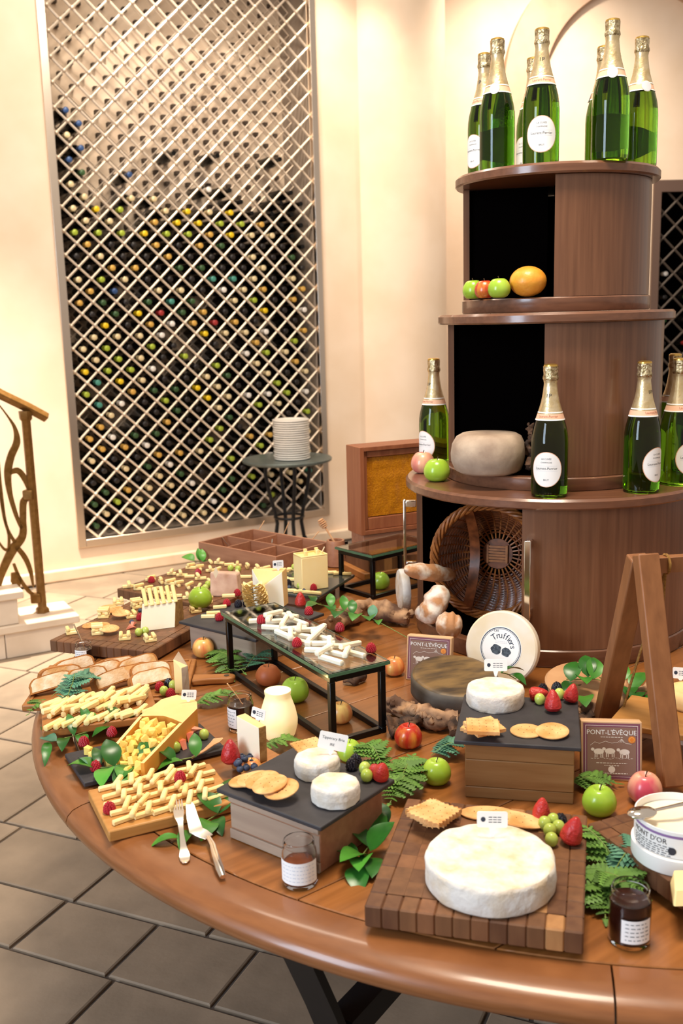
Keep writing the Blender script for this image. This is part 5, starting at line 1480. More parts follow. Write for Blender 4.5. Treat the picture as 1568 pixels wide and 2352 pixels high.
# ------------------------------------------------------------------ bread slices
def slice_mesh(w, h, th, seed):
    rr = random.Random(seed); n = 22; poly = []
    for i in range(n):
        a = PI*i/(n-1); poly.append((w/2*math.copysign(abs(math.cos(a))**.5, math.cos(a))*(1+rr.uniform(-.02, .02)), h*math.sin(a)**.45*(1+rr.uniform(-.02, .02))))
    mb = MB().prism(poly, -th/2, th/2, 1)
    inner = [(x*.91, .003+y*.84) for x, y in poly]
    for sgn in (-1, 1): 
        mb.prism(inner, sgn*(th/2)-.0004, sgn*(th/2)+.0006, 0)
    return mb.mesh('bread_slice', [m_crumb, m_toast], smooth=False)
SL = [slice_mesh(.098, .034, .022, k) for k in range(4)]
for i, (x, y, yaw, tl, lb) in enumerate(((122, 1588, 8, 62, 'bread slice lying at the front left corner of the paddle board'), (140, 1568, 14, 30, 'bread slice standing at the left end of the paddle board'), (172, 1548, 20, 40, 'bread slice at the back left of the paddle board'),
        (200, 1572, 24, 46, 'toasted bread slice behind the bluish fern'), (236, 1560, 28, 52, 'toasted bread slice left of the middle of the paddle board'), (262, 1578, 30, 58, 'bread slice near the front middle of the paddle board'),
        (268, 1548, 26, 48, 'bread slice with dark crust at the back middle of the paddle board'), (304, 1566, 24, 56, 'bread slice right of the middle of the paddle board'), (318, 1545, 20, 50, 'bread slice at the back right, darkest toasted crust'),
        (346, 1560, 20, 62, 'bread slice at the right end leaning on the others'), (348, 1578, 22, 70, 'bread slice lying flat at the front right of the paddle board'))):
    p = T(x, y, .772)
    o = put('bread_slice', SL[i % 4], None, (p.x, p.y, .7735+.004), (R(90-tl*.45), R((i*37) % 14-7), camrot(p, yaw)), (1.05,)*3); tag(o, lb, 'bread')

# ------------------------------------------------------------------ berries and grapes
for k, x, y, z, lb in (
    ('r', 348, 1338, .79, 'raspberry at the far left tip of the farthest back board'), ('r', 455, 1320, .79, 'raspberry among the sticks in the middle of the farthest back board'),
    ('r', 545, 1368, .80, 'raspberry at the right foot of the pinkish cheese block'), ('r', 504, 1425, Z_W3, 'raspberry on the left corner of the back slate'), ('r', 521, 1392, Z_W3, 'raspberry behind the left post of the glass riser'),
    ('r', 600, 1432, G1[4], 'raspberry at the back left end of the glass riser'), ('r', 709, 1412, G1[4], 'raspberry at the back right side of the glass riser'), ('r', 682, 1485, G1[4], 'raspberry at the front edge of the glass riser near its middle'),
    ('r', 852, 1498, G1[4], 'raspberry at the near right corner of the glass riser'), ('r', 780, 1450, G1[4], 'raspberry half hidden among the sticks on the glass riser'),
    ('r', 720, 1356, Z_W4, 'raspberry in front of the tall yellow cheese block'), ('r', 367, 1585, .772, 'raspberry on the bread board beside the thin wedge'), ('r', 392, 1601, .772, 'raspberry low on the bread board in front of the grapes'),
    ('r', 193, 1713, .764, 'large raspberry at the left end of the dark slate'), ('r', 257, 1690, .764, 'raspberry behind the scooped cheese on the dark slate'), ('r', 378, 1745, .764, 'raspberry at the front of the dark slate right of the scooped cheese'),
    ('r', 414, 1795, .781, 'raspberry in the middle of the crisscross sticks on the front left board'), ('r', 252, 1867, .772, 'raspberry at the left end of the front left board'),
    ('r', 221, 1770, .764, 'raspberry under the leaves at the front corner of the dark slate'), ('r', 322, 1424, .787, 'raspberry on the far left board by the wedge'),
    ('b', 547, 1394, Z_W3, 'blackberry on the back slate, left of a pair'), ('b', 567, 1392, Z_W3, 'blackberry on the back slate, right of a pair'), ('b', 662, 1346, Z_W4, 'blackberry left of the tall yellow cheese block'),
    ('b', 388, 1578, .772, 'blackberry on the bread board beside the thin wedge'), ('b', 817, 1758, Z_W1, 'blackberry on the front slate, far one'), ('b', 808, 1768, Z_W1, 'blackberry on the front slate, near one'),
    ('b', 1246, 1594, Z_W2, 'blackberry on the tall block slate, left one'), ('b', 1278, 1590, Z_W2, 'blackberry on the tall block slate, right one'), ('b', 1287, 1897, .795, 'blackberry behind the strawberry on the front big board'),
    ('u', 322, 1408, .787, 'blueberry at the left foot of the wedge on the far left board'), ('u', 303, 1434, .787, 'blueberry among the strawberry pieces on the far left board'), ('u', 664, 1354, Z_W4, 'blueberry beside the blackberry by the tall block'),
    ('u', 698, 1362, Z_W4, 'blueberry in front of the tall yellow block'), ('g', 530, 1312, .79, 'green grape at the back of the farthest board, left one'), ('g', 547, 1314, .79, 'green grape at the back of the farthest board, right one'),
    ('g', 472, 1358, .79, 'green grape left of the pinkish block, front one'), ('g', 478, 1350, .79, 'green grape left of the pinkish block, back one'), ('g', 319, 1461, .787, 'green grape on the far left board, left one of two'), ('g', 334, 1458, .787, 'green grape on the far left board, right one of two'),
    ('g', 689, 1353, Z_W4, 'green grape in front of the tall yellow block'), ('g', 676, 1310, Z_W4, 'green grape behind the tall yellow block'), ('g', 377, 1597, .772, 'green grape on the bread board, front one'), ('g', 398, 1584, .772, 'green grape on the bread board touching the thin wedge'),
    ('g', 384, 1721, .764, 'green grape on the dark slate, left one'), ('g', 404, 1728, .764, 'green grape on the dark slate, middle one'), ('g', 469, 1698, .764, 'green grape on the dark slate, by the wooden pick'),
    ('g', 838, 1778, Z_W1, 'green grape on the front slate, back one of two'), ('g', 842, 1795, Z_W1, 'green grape on the front slate, front one of two'),
    ('g', 1239, 1618, Z_W2, 'green grape on the tall block slate, left one'), ('g', 1284, 1606, Z_W2, 'green grape on the tall block slate, behind the strawberry'),
    ('g', 1270, 1898, .795, 'green grape in the bunch on the front big board, topmost'), ('g', 1250, 1905, .795, 'green grape in the bunch on the front big board, leftmost'), ('g', 1262, 1922, .795, 'green grape in the bunch on the front big board, middle one'), ('g', 1282, 1914, .795, 'green grape in the bunch on the front big board, rightmost'), ('g', 1266, 1943, .795, 'green grape in the bunch on the front big board, nearest')):
    berry(k, x, y, z, lb, sc=1.12 if k == 'r' else (1.1 if k == 'g' else 1.05))
for i, (x, y, dz) in enumerate(((552, 1775, 0), (566, 1772, 0), (545, 1762, 0), (562, 1758, 0), (578, 1762, 0), (538, 1752, 0), (556, 1748, 0), (574, 1748, 0), (548, 1760, .011), (562, 1752, .011), (584, 1770, 0))):
    berry('u', x, y, .772+dz, 'dusky blueberry in the heap beside the cheese slab', sc=1.15, group='blueberries heaped beside the cheese slab')
for x, y, z, rot, lb, sc in ((690, 1392, Z_W3, (0, 0, 0), 'upright strawberry on the back slate beside the ivory wedge', 1.25), (530, 1752, .772, (0, 0, 0), 'large upright strawberry behind the blueberries', 1.5), (872, 1788, Z_W1, (R(20), R(-15), 1), 'strawberry at the right end of the front slate, near one', 1.15), (850, 1772, Z_W1, (R(80), 0, 1.2), 'strawberry lying on the front slate, far one', 1.0),
        (1216, 1596, Z_W2, (R(78), 0, 1.3), 'strawberry lying by the white cheese on the tall block slate', 1.15), (1270, 1634, Z_W2, (R(-12), 0, 0), 'strawberry standing in the middle of the tall block slate', 1.3), (1308, 1612, Z_W2, (R(15), 0, 2), 'strawberry at the right edge of the tall block slate', 1.15),
        (1241, 1880, .795, (0, R(5), 0), 'dark strawberry standing at the back of the front big board', 1.15), (1306, 1935, .795, (R(14), R(-8), 2), 'large strawberry on the right of the front big board', 1.4)):
    berry('s', x, y, z+(.010 if abs(rot[0]) > 1 else .002), lb, rot, sc)
for i, (x, y, a, lb) in enumerate(((408, 1708, 1.0, 'strawberry wedge leaning on the orange cheese, leftmost'), (430, 1690, .2, 'orange-red strawberry wedge by the orange cheese, at the back'), (438, 1706, 1.8, 'strawberry wedge by the orange cheese, rightmost'), (425, 1722, 2.3, 'strawberry wedge by the orange cheese, nearest'))):
    berry('c', x, y, .764, lb, (0, R(-15), a), 1.25)
for i, (x, y) in enumerate(((290, 1446), (302, 1440))): berry('c', x, y, .787, 'strawberry piece on the far left board, %s one' % ('left', 'right')[i], (0, 0, .3+i), 1.0)

# ------------------------------------------------------------------ cards
card(1138, 1556, Z_W2+.033, 'white name card stuck in the white cheese on the tall block', .026, .046, .025, 4)
card(1130, 1924, .836, 'white name card stuck in the back of the large white cheese', .030, .046, .026, 4)
card(757, 1736, Z_W1+.031, 'white card lettered Tipperary Brie tilted in the small white cheese', .026, .050, .030, 0, -8, (('Tipperary Brie', .0068, .005), ('IRE', .0062, -.006)), roll=14)
card(432, 1614, .812, 'white name card stuck in the scooped orange cheese', .018, .032, .022, 6, 0, roll=8)
card(590, 1660, .845, 'white name card stuck in the cheese slab left of the candle', .020, .030, .022, -28, 0, roll=12)
card(639, 1312, Z_W3+.10, 'small white name card in the ivory wedge at the back', .020, .030, .022, 10, 0)
p = T(495, 1322, .866)
t = thing('cheese_flag', 'small pale pointed wooden flag stuck in the pinkish cheese block', 'flag', (p.x, p.y, .858), camrot(p, 0))
build(MB().prism([(-.001, 0), (.001, 0), (.009, .018), (.002, .036), (-.007, .016)], -.0006, .0006, 0, Matrix.Rotation(R(90), 4, 'X')), 'blade', m_flagwood, t)

# ------------------------------------------------------------------ jars, candle, cutlery
def jar(x, y, r, h, label, fill, level, lab_yaw, wlab=1.2, hl=.45, spoon=None, z=.7503):
    p = T(x, y, z); p = p+Vector((p.x, p.y, 0)).normalized()*r*.9
    t = thing('jam_jar', label, 'jar', (p.x, p.y, z), camrot(p, lab_yaw)); e = .0018
    out = [(.0, 0), (r*.93, 0), (r, .004), (r, h*.72), (r*.97, h*.80), (r*.86, h*.87), (r*.86, h*.90), (r*.90, h*.905), (r*.90, h*.98), (r*.87, h)]
    inn_ = [(r*.80, h*.995), (r*.80, h*.87), (r-e-.001, h*.78), (r-e, h*.70), (r-e, .006), (0, .005)]
    build(MB().lathe(out+inn_, 40), 'glass', m_jarglass, t)
    g = r-e-.0005
    build(MB().solid([(0, .0056), (g, .0065), (g, h*level-.001), (g*.9, h*level), (g*.4, h*level-.002), (0, h*level-.001)], 36), 'filling', fill, t)
    z0_, z1_ = h*.14, h*(.14+hl); a = wlab; n = 16
    mb = MB(); vs = []
    for i in range(n+1):
        q = -PI/2-a+2*a*i/n; vs += [((r+.0007)*math.cos(q), (r+.0007)*math.sin(q), z0_), ((r+.0007)*math.cos(q), (r+.0007)*math.sin(q), z1_)]
    mb.add(vs, [(2*i, 2*i+2, 2*i+3, 2*i+1) for i in range(n)])
    lb = build(mb, 'paper_label', m_white, t)
    pr = MB(); rr = random.Random(label)
    for k in range(5):
        zz = z0_+(z1_-z0_)*(.15+.17*k); q = -PI/2-a*.75
        while q < -PI/2+a*.7:
            l_ = rr.uniform(.06, .2)
            pr.add([((r+.0011)*math.cos(b), (r+.0011)*math.sin(b), zz+dz) for b, dz in ((q, 0), (q+l_, 0), (q+l_, .0011), (q, .0011))], [(0, 1, 2, 3)]); q += l_+.08
    build(pr, 'label_print', m_lgrey if 'amber' in label else m_ink, lb)
    return t, p
jar(690, 2046, .0275, .073, 'small open jar of amber spread with white label at the front edge of the table', m_honeyjam, .52, -8, 1.3, .50)
jar(1443, 2183, .0290, .083, 'open jar of dark spread with white label at the bottom right', m_jam, .78, 22, .75, .42)
jt, jp = jar(555, 1684, .0280, .078, 'open jar of dark jam with a wooden spoon, left of the candle', m_jam, .74, -55, .6, .55)
place_between(KSP, jp+Vector((.005, 0, .055)), jp+Vector((-.027, -.012, .112)), 'small wooden spoon standing in the dark jam jar by the candle', .68)
jt, jp = jar(195, 1528, .0225, .056, 'small jar of dark jam with a steel spoon in front of the far left board', m_jam, .70, -30, .8, .58)
place_between(KSM, jp+Vector((.004, 0, .035)), jp+Vector((-.025, .0, .118)), 'thin steel spoon standing in the small jar at far left', .85)
# candle
p = T(642, 1706, .75); p = p+Vector((p.x, p.y, 0)).normalized()*.03
t = thing('votive_candle', 'glowing cream glass votive candle in the middle of the table', 'candle', (p.x, p.y, .7503)); r = .036
outp = [(0, 0), (r*.78, 0), (r*.95, .008), (r*1.1, .028), (r*1.12, .042), (r*1.0, .064), (r*.82, .084), (r*.74, .093), (r*.78, .100), (r*.78, .104)]
m_candleglass = mat('candle_glass', C('fff0c8'), C('ffe4a8'), rough=.5, scale=14, sss=.0, emit=(1, .66, .26, 1), estr=.30)
build(MB().lathe(outp+[(r*.71, .104), (r*.69, .095), (r*.78, .083), (r*.96, .063), (r*1.07, .042), (r*1.05, .028), (r*.9, .009), (0, .004)], 40), 'glass', m_candleglass, t)
build(MB().solid([(0, .0045), (r*.79, .0085), (r*.94, .029), (r*.96, .042), (r*.86, .064), (r*.68, .083), (r*.60, .094), (0, .094)], 32), 'wax', m_wax, t)
build(MB().solid([(.0006, .094), (.004, .097), (.0045, .101), (.002, .108), (0, .113)], 12), 'flame', m_flame, t)
# cheese fork and knife
def flatware(name, label, path, thick, m, cat):
    P = [(T(x, y, z), w*mpp(x, y, z)) for x, y, z, w in path]; o = P[0][0]; mb = MB(); vs = []; n = len(P)
    for i, (p, w) in enumerate(P):
        d_ = (P[min(i+1, n-1)][0]-P[max(i-1, 0)][0]); d_.z = 0; d_.normalize(); nn = Vector((-d_.y, d_.x, 0))*w/2
        for e in (nn, -nn):
            for zz in (thick, 0): vs.append(p+e+Vector((0, 0, zz))-o)
    fs = []
    for i in range(n-1):
        a = 4*i; b = a+4; fs += [(a, a+2, b+2, b), (a+1, b+1, b+3, a+3), (a, b, b+1, a+1), (a+2, a+3, b+3, b+2)]
    fs += [(0, 1, 3, 2), (4*n-4, 4*n-2, 4*n-1, 4*n-3)]
    mb.add(vs, fs); return mb, o
m_cut = mat('polished_cutlery', C('f2e6d8'), rough=.16, metal=1.0)
mb, o0 = flatware('', '', [(410, 1862, .779, 26), (411, 1878, .777, 22), (414, 1890, .775, 14), (418, 1920, .766, 11), (421, 1945, .758, 15), (424, 1968, .753, 26), (425, 1978, .752, 22), (425, 1984, .752, 10)], .0022, m_cut, '')
t = thing('cheese_fork', 'small polished fork lying over the corner of the front left board', 'fork', o0)
build(mb, 'handle', m_cut, t, bevel=.0006)
for dx in (-9, -3, 3, 9):
    mb, q0 = flatware('', '', [(410+dx, 1863, .7795, 4), (409+dx, 1848, .7815, 3.4), (408+dx, 1838, .783, 2)], .0018, m_cut, '')
    build(mb, 'tine', m_cut, t, q0-o0)
mb, o0 = flatware('', '', [(433, 1840, .784, 5), (436, 1850, .782, 20), (442, 1880, .776, 27), (450, 1908, .768, 34), (466, 1916, .764, 34), (480, 1924, .762, 26)], .0016, m_cut, '')
t = thing('cheese_knife', 'polished cheese knife with offset blade lying beside the fork', 'knife', o0)
build(mb, 'blade', m_cut, t, bevel=.0004)
K = [T(x, y, z) for x, y, z in ((478, 1922, .763), (488, 1942, .762), (495, 1968, .761), (505, 1995, .760), (512, 2014, .758))]
build(MB().tube([k-o0 for k in K], [.004, .0058, .007, .0072, .0052], 10, flat=.7), 'handle', m_cut, t)
mb, o0 = flatware('', '', [(512, 1697, .780, 6), (497, 1702, .778, 26), (487, 1710, .775, 14), (470, 1724, .770, 8), (440, 1742, .766, 6)], .0018, m_spoonwood, '')
tag(build(mb, 'wooden_pick', m_spoonwood, loc=o0), 'pale wooden cheese pick lying on the right end of the dark slate', 'pick')
# soft cheese tub with spoon
p = T(1572, 1985, .80); r = .066
t = thing('cheese_tub', 'round white card tub of soft cheese lettered on its side at the right edge', 'tub', (p.x, p.y+.03, .8004), camrot(p, 0)); h = .068
build(MB().solid([(0, 0), (r+.003, 0), (r+.004, .002), (r+.004, .024), (r+.001, .026), (r-.0005, .026)], 56), 'base_tray', m_tub, t)
build(MB().lathe([(r, .027), (r, h), (r-.002, h), (r-.002, .05)], 56), 'wall', m_tub, t)
build(MB().solid([(0, .02), (r-.003, .02), (r-.003, .056), (r*.6, .058), (0, .054)], 48), 'cheese', m_cream, t)
build(MB().lathe([(r+.0006, .0585), (r+.0006, .0625)], 56), 'purple_band', m_purple, t)
vs, fs = text_geo("MONT D'OR", .0115)
def wrapz(vs, zc, rad, a0): return [(rad*math.cos(a0+x/rad), rad*math.sin(a0+x/rad), zc+y) for x, y, _ in vs]
build(MB().add(wrapz(vs, .0505, r+.0008, -PI/2-.72), fs), 'tub_text', m_ink, t)
pr = MB()
for k in range(5):
    q = -2.75
    while q < -1.75:
        l_ = RR(.04, .12); pr.add([((r+.0008)*math.cos(b), (r+.0008)*math.sin(b), .0425-.0035*k+dz) for b, dz in ((q, 0), (q+l_, 0), (q+l_, .0012), (q, .0012))], [(0, 1, 2, 3)]); q += l_+.04
pr.add(wrapz([(.006*math.cos(a), .006*math.sin(a), 0) for a in [TAU*i/16 for i in range(16)]], .038, r+.0008, -PI/2-.12), [tuple(range(16))])
build(pr, 'tub_print', m_ink, t)
a = T(1500, 1862, .876); KSM.at(a, (0, R(0), R(15)), 'steel spoon resting across the cheese tub', scale=1.6)
p = T(1562, 2055, .80); 
wedge('cheese_wedge', 'pale yellow cheese piece on the dark board at the right edge', [(-.02, -.03, 0), (.04, -.03, 0), (.04, .03, 0), (-.005, .03, 0), (-.015, -.02, .02), (.04, -.02, .02), (.04, .03, .02), (0, .03, .02)], [m_cheese], None, .002, (p.x, p.y, .8004), 0)

# ------------------------------------------------------------------ driftwood
gnarl([T(888, 1612, .775), T(930, 1632, .772), T(985, 1650, .775), T(1052, 1652, .777)], [.015, .022, .021, .019], m_root, 'driftwood', 'knotted brown root lying before the dark cheese wheel', 1, 30, .4, 30)
gnarl([T(893, 1676, .766), T(925, 1668, .770), T(960, 1655, .77)], [.016, .016, .014], m_rootdk, 'driftwood', 'short dark root lump beside the red apple', 5, 16, .5, 40)
gnarl([T(1040, 1690, .768), T(1046, 1670, .772), T(1058, 1650, .776)], [.010, .012, .014], m_rootdk, 'driftwood', 'small dark root piece against the tall wooden block', 9, 14, .5, 40)
gnarl([T(762, 1432, .775), T(800, 1412, .78), T(850, 1398, .782), T(898, 1410, .78), T(938, 1420, .775)], [.02, .030, .028, .026, .020], m_root, 'driftwood', 'pale brown root lying behind the glass riser at the left of the tower', 12, 24, .35, 25)
gnarl([T(790, 1560, .762), T(815, 1560, .764), T(838, 1552, .762)], [.007, .013, .007], m_rootdk, 'driftwood', 'small dark root lump on the table under the glass riser', 15, 8, .4, 40)
gnarl([T(1330, 1650, .77), T(1370, 1636, .776), T(1430, 1620, .778), T(1490, 1590, .778)], [.016, .022, .022, .018], m_root, 'driftwood', 'brown root tangle behind the easel legs at right', 18, 26, .4, 30)
gnarl([T(1318, 1690, .768), T(1335, 1665, .772), T(1350, 1650, .77)], [.012, .017, .012], m_rootdk, 'driftwood', 'dark root lump between the tall block and the right cheese box', 21, 14, .5, 40)
p = T(1345, 1578, .775)
o = build(MB().solid([(0, 0), (.084, 0), (.092, .005), (.093, .016), (.088, .021), (0, .022)], 40), 'wood_slice', mat('log_slice', C('c8986c'), C('b58258'), rough=.6, scale=10), loc=(p.x, p.y, .772), rot=(R(8), 0, 0))
tag(o, 'pale round wood slice behind the easel at the foot of the tower', 'wood slice')
# white disc cheese leaning at the left of the tower
p = T(919, 1408, .75)
t = thing('round_cheese', 'white cheese disc leaning on edge at the left of the tower under the baguette', 'cheese', (p.x, p.y, .7506)); t.rotation_euler = (0, R(-9), R(-83))
XX = Matrix.Translation((0, 0, .066)) @ Matrix.Rotation(R(90), 4, 'X')
build(MB().solid([(0, -.024), (.062, -.024), (.065, -.020), (.065, -.004), (.062, 0), (0, 0)], 48, 0, XX), 'rind', m_rindside, t)
build(MB().solid([(0, .0003), (.058, .0003), (.058, .0008), (0, .0008)], 40, 0, XX), 'face', m_rind, t)

# ------------------------------------------------------------------ easel swing at right
fa, fb = T(1541, 1822, .75), T(1386, 1672, .75)
mid = (fa+fb)/2; ap = Vector((mid.x, mid.y, 1.168))
ax_ = fb-fa; ax_.z = 0; side = Vector((ax_.y, -ax_.x, 0)).normalized()
if side.x < 0: side = -side
t = thing('cheese_swing', 'wooden A-frame swing stand holding a hanging board at the right edge', 'stand', (mid.x, mid.y, .7503))
def beam(p, q, wd, dp, ref, nm, par, m, o0):
    p, q = Vector(p)-o0, Vector(q)-o0; d_ = (q-p).normalized(); u = ref.normalized(); w_ = d_.cross(u).normalized()
    vs = [b+u*(i*wd/2)+w_*(j*dp/2) for b in (p, q) for i in (-1, 1) for j in (-1, 1)]
    return build(MB().hull(vs), nm, m, par, bevel=.003)
o0 = Vector((mid.x, mid.y, .7503))
SP = .34
for k in range(2):
    s_ = side*SP*k; ax2 = ax_.normalized()
    beam(fa+s_+Vector((0, 0, .0135)), ap+s_-ax2*.016-Vector((0, 0, .0)), .042, .030, side, 'leg', t, m_easel, o0)
    beam(fb+s_+Vector((0, 0, .0135)), ap+s_+ax2*.010-Vector((0, 0, .012)), .040, .030, side, 'leg', t, m_easel, o0)
beam(ap+side*.0215-Vector((0, 0, .026)), ap+side*(SP-.0215)-Vector((0, 0, .026)), .030, .024, Vector((0, 0, 1)), 'crossbar', t, m_easel, o0)
sw = rect(.822, (1424, 1638), (1650, 1730), (1670, 1625), (1436, 1602))
sc_, srz, sww, swd = sw
sb = build(MB().box((0, 0, -.006), (sww, swd, .012)), 'swing_board', m_boardlt, t, (sc_.x-o0.x, sc_.y-o0.y, .822-o0.z), (0, 0, srz), bevel=.002)
build(MB().box((0, 0, -.017), (sww-.006, swd-.006, .009)), 'swing_underboard', m_blocklight, t, (sc_.x-o0.x, sc_.y-o0.y, .822-o0.z), (0, 0, srz))
tp = ap+side*.05-Vector((0, 0, .035))
for x, y in ((1432, 1622), (1500, 1664)):
    e = T(x, y, .823); pts = [tp-o0, tp.lerp(e, .5)-o0, e-o0]; build(MB().tube(pts, .0026, 6), 'rope', m_rope, t)
build(MB().tube([ap-o0+side*.05+Vector((0, .0, -.026))+Vector((0, 0, 1))*.018*math.cos(a)+ax_.normalized()*.017*math.sin(a) for a in [TAU*i/14 for i in range(15)]], .0030, 6), 'rope_loop', m_rope, t)
p = T(1590, 1620, .823)
rough_lathe('soft_cheese', 'cream coloured soft cheese on the hanging board at the right edge', [(0, 0), (.045, 0), (.05, .008), (.05, .028), (.045, .036), (0, .036)], (p.x, p.y, .8225), m_goudaface, 40, .03, 40)
card(1562, 1565, .858, 'white name card at the right edge above the hanging board', .018, .032, .024, 0)

# ------------------------------------------------------------------ greenery
sprig('leafy green sprig curling along the front edge of the left stick board', [(330, 1648, .775), (240, 1668, .778), (170, 1690, .772), (100, 1708, .768)], [
    (200, 1672, .778, 110, ('n', 'd'), 45), (170, 1690, .775, 120, ('n', 'd'), 40), (112, 1700, .77, 120, ('n', 'd'), 20), (150, 1695, .772, -110, ('m', 'd'), 5), (110, 1706, .77, -105, ('n', 'd'), -10), (230, 1668, .782, 20, ('m', 'g'), 15), (215, 1670, .78, 130, ('m', 'g'), 30), (275, 1655, .785, 150, ('n', 'd'), 25), (290, 1655, .785, 20, ('m', 'g'), 5), (260, 1668, .776, 200, ('m', 'd'), 5), (130, 1702, .772, 170, ('m', 'b'), 10), (185, 1688, .772, -70, ('m', 'd'), 0)])
sprig('leafy green sprig lying along the front edge of the dark slate', [(450, 1738, .77), (380, 1752, .772), (300, 1758, .772), (220, 1764, .772)], [
    (450, 1738, .772, 95, ('m', 'g'), 50), (420, 1748, .772, 195, ('m', 'g'), 8), (400, 1750, .774, 165, ('l', 'd'), 25), (355, 1756, .774, 150, ('l', 'd'), 35), (330, 1757, .773, 130, ('m', 'd'), 30), (262, 1760, .774, 125, ('l', 'd'), 45), (228, 1764, .772, 110, ('n', 'd'), 30), (220, 1764, .772, 175, ('l', 'g'), 8), (250, 1764, .772, 240, ('l', 'g'), 0), (290, 1760, .772, 260, ('l', 'g'), 0), (300, 1760, .772, 220, ('l', 'd'), 0), (210, 1760, .773, 150, ('m', 'b'), 15)])
sprig('broad green leaves tucked behind the fork and knife', [(545, 1835, .757), (500, 1870, .757), (450, 1900, .755), (410, 1930, .753)], [
    (535, 1838, .760, 110, ('l', 'd'), 20), (500, 1868, .762, 150, ('l', 'd'), 25), (505, 1868, .758, 60, ('l', 'd'), 20), (480, 1885, .757, 250, ('l', 'g'), 5), (440, 1908, .756, 230, ('m', 'g'), 5), (415, 1925, .755, 190, ('m', 'g'), 5), (500, 1880, .757, 280, ('m', 'd'), 5), (530, 1850, .758, -10, ('m', 'd'), 5)])
sprig('cluster of glossy leaves on the table between the front box and the big board', [(860, 1925, .757), (835, 1960, .757), (815, 1990, .756)], [
    (845, 1945, .760, 150, ('l', 'd'), 20), (850, 1955, .765, 25, ('l', 'd'), 40), (835, 1965, .763, 215, ('l', 'g'), 25), (838, 1970, .758, 250, ('l', 'g'), 20), (845, 1970, .758, 285, ('l', 'd'), 10), (820, 1990, .755, 275, ('l', 'd'), -5), (825, 1965, .758, 170, ('l', 'd'), 5), (862, 1925, .758, 80, ('l', 'd'), 30), (870, 1935, .757, 160, ('m', 'd'), 10), (880, 1905, .757, 120, ('l', 'd'), 30)])
sprig('trailing leafy sprig over the pale root behind the glass riser', [(720, 1385, .80), (780, 1400, .812), (850, 1418, .80), (900, 1445, .775), (945, 1470, .753)], [
    (735, 1388, .805, 200, ('l', 'd'), 10), (760, 1395, .81, 100, ('m', 'g'), 45), (790, 1402, .812, 95, ('m', 'g'), 50), (775, 1405, .81, 250, ('l', 'd'), 10), (810, 1410, .81, 100, ('m', 'd'), 45), (820, 1412, .808, 235, ('l', 'g'), 10), (855, 1420, .80, 75, ('m', 'b'), 50), (850, 1420, .80, 260, ('l', 'g'), 20), (745, 1392, .806, -30, ('l', 'd'), 5), (720, 1385, .80, 120, ('m', 'd'), 20), (865, 1428, .79, 290, ('m', 'g'), 20)])
sprig('green leaves spilling over the wood slice behind the easel legs', [(1300, 1560, .80), (1370, 1560, .815), (1440, 1580, .812), (1500, 1590, .80)], [
    (1310, 1565, .81, 60, ('l', 'd'), 35), (1335, 1560, .812, -60, ('l', 'g'), 20), (1350, 1555, .818, 110, ('l', 'd'), 40), (1362, 1560, .815, 80, ('l', 'g'), 40), (1390, 1562, .815, -50, ('l', 'g'), 20), (1420, 1570, .815, 60, ('l', 'g'), 35), (1440, 1580, .812, -80, ('l', 'd'), 10), (1455, 1585, .812, 40, ('l', 'g'), 30), (1460, 1590, .81, -100, ('l', 'd'), 10), (1330, 1575, .805, 200, ('l', 'd'), 10), (1340, 1600, .80, -80, ('l', 'g'), 10), (1470, 1600, .806, -60, ('m', 'd'), 10)])
sprig('two dark leaves at the near corner of the divided box', [(470, 1296, .753), (455, 1290, .76), (440, 1286, .765)], [(446, 1288, .768, 172, ('l', 'g'), 15), (465, 1290, .765, 85, ('m', 'g'), 60), (458, 1288, .766, 95, ('m', 'g'), 60), (470, 1296, .758, 30, ('m', 'd'), 10)])
sprig('small leaf tucked behind the name card of the cheese on the tall block', [(1185, 1560, .868), (1165, 1548, .885), (1150, 1545, .895)], [(1150, 1546, .898, 10, ('m', 'd'), 10), (1165, 1550, .893, -20, ('m', 'd'), 5)])
fern('fern frond under the glass riser, left one', [(470, 1490, .757), (520, 1512, .765), (560, 1545, .757)], 'g', 13, 1.5)
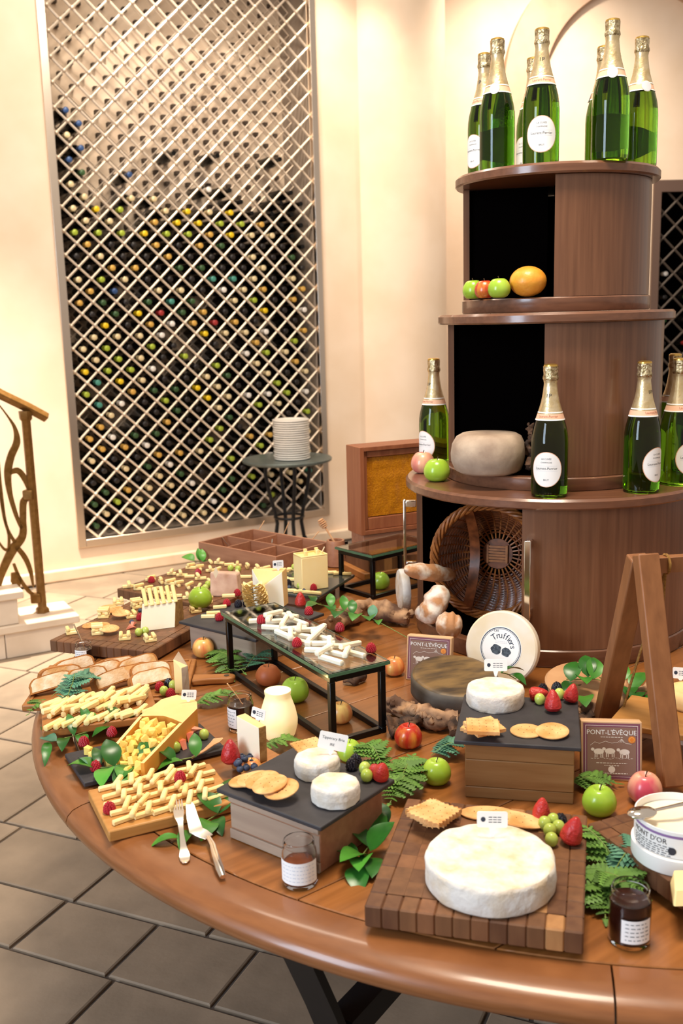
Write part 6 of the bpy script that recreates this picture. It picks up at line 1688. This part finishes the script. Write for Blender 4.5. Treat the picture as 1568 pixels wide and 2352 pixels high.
fern('bluish fern frond under the glass riser, upper right one', [(560, 1540, .757), (595, 1505, .772), (612, 1468, .785)], 'b', 12, 1.5)
fern('fern frond spreading below the glass riser by its left post', [(490, 1480, .757), (510, 1530, .76), (535, 1560, .757)], 'g', 11, 1.4)
fern('bluish fern frond laid over the bread slices', [(118, 1600, .785), (160, 1575, .80), (200, 1560, .81), (225, 1562, .80)], 'b', 12, 1.5)
fern('bluish fern frond standing among the bread slices', [(150, 1618, .79), (168, 1580, .81), (172, 1548, .835)], 'b', 10, 1.4)
fern('dark green fern frond behind the dark jam jar', [(440, 1622, .756), (500, 1606, .762), (552, 1590, .757)], 'g', 13, 1.1)
fern('fern frond between the front slate and the red apple, upper one', [(880, 1770, .757), (862, 1735, .775), (835, 1708, .785)], 'g', 11, 1.5)
fern('fern frond left of the green apple, pointing up', [(905, 1835, .757), (930, 1780, .775), (950, 1735, .785)], 'g', 13, 1.6)
fern('fern frond left of the green apple, pointing down left', [(955, 1770, .77), (925, 1800, .772), (895, 1845, .757)], 'g', 13, 1.6)
fern('bluish fern frond against the left side of the tall wooden block', [(990, 1735, .757), (1025, 1722, .765), (1062, 1706, .775)], 'b', 11, 1.3)
fern('fern frond under the right cheese box', [(1312, 1800, .757), (1350, 1798, .760), (1420, 1800, .757)], 'g', 12, 1.2)
fern('large fern frond right of the big board, spreading up left', [(1430, 2010, .76), (1390, 1960, .775), (1345, 1900, .80)], 'g', 14, 1.6)
fern('large fern frond right of the big board, spreading down', [(1415, 1980, .77), (1385, 2040, .765), (1390, 2110, .755)], 'g', 14, 1.7)
fern('bluish fern frond leaning on the dark right board', [(1400, 2020, .765), (1440, 1970, .785), (1475, 1935, .80)], 'b', 12, 1.6)
fern('fern frond behind the dark spread jar', [(1360, 2000, .765), (1420, 2030, .775), (1475, 2060, .765)], 'g', 13, 1.5)
fern('dry dark fern tip at the left rim of the table', [(110, 1608, .756), (90, 1622, .758), (66, 1640, .75)], 'g', 8, .9)
fern('small fern frond behind the candle', [(600, 1715, .757), (650, 1710, .76), (690, 1700, .757)], 'g', 9, 1.0)
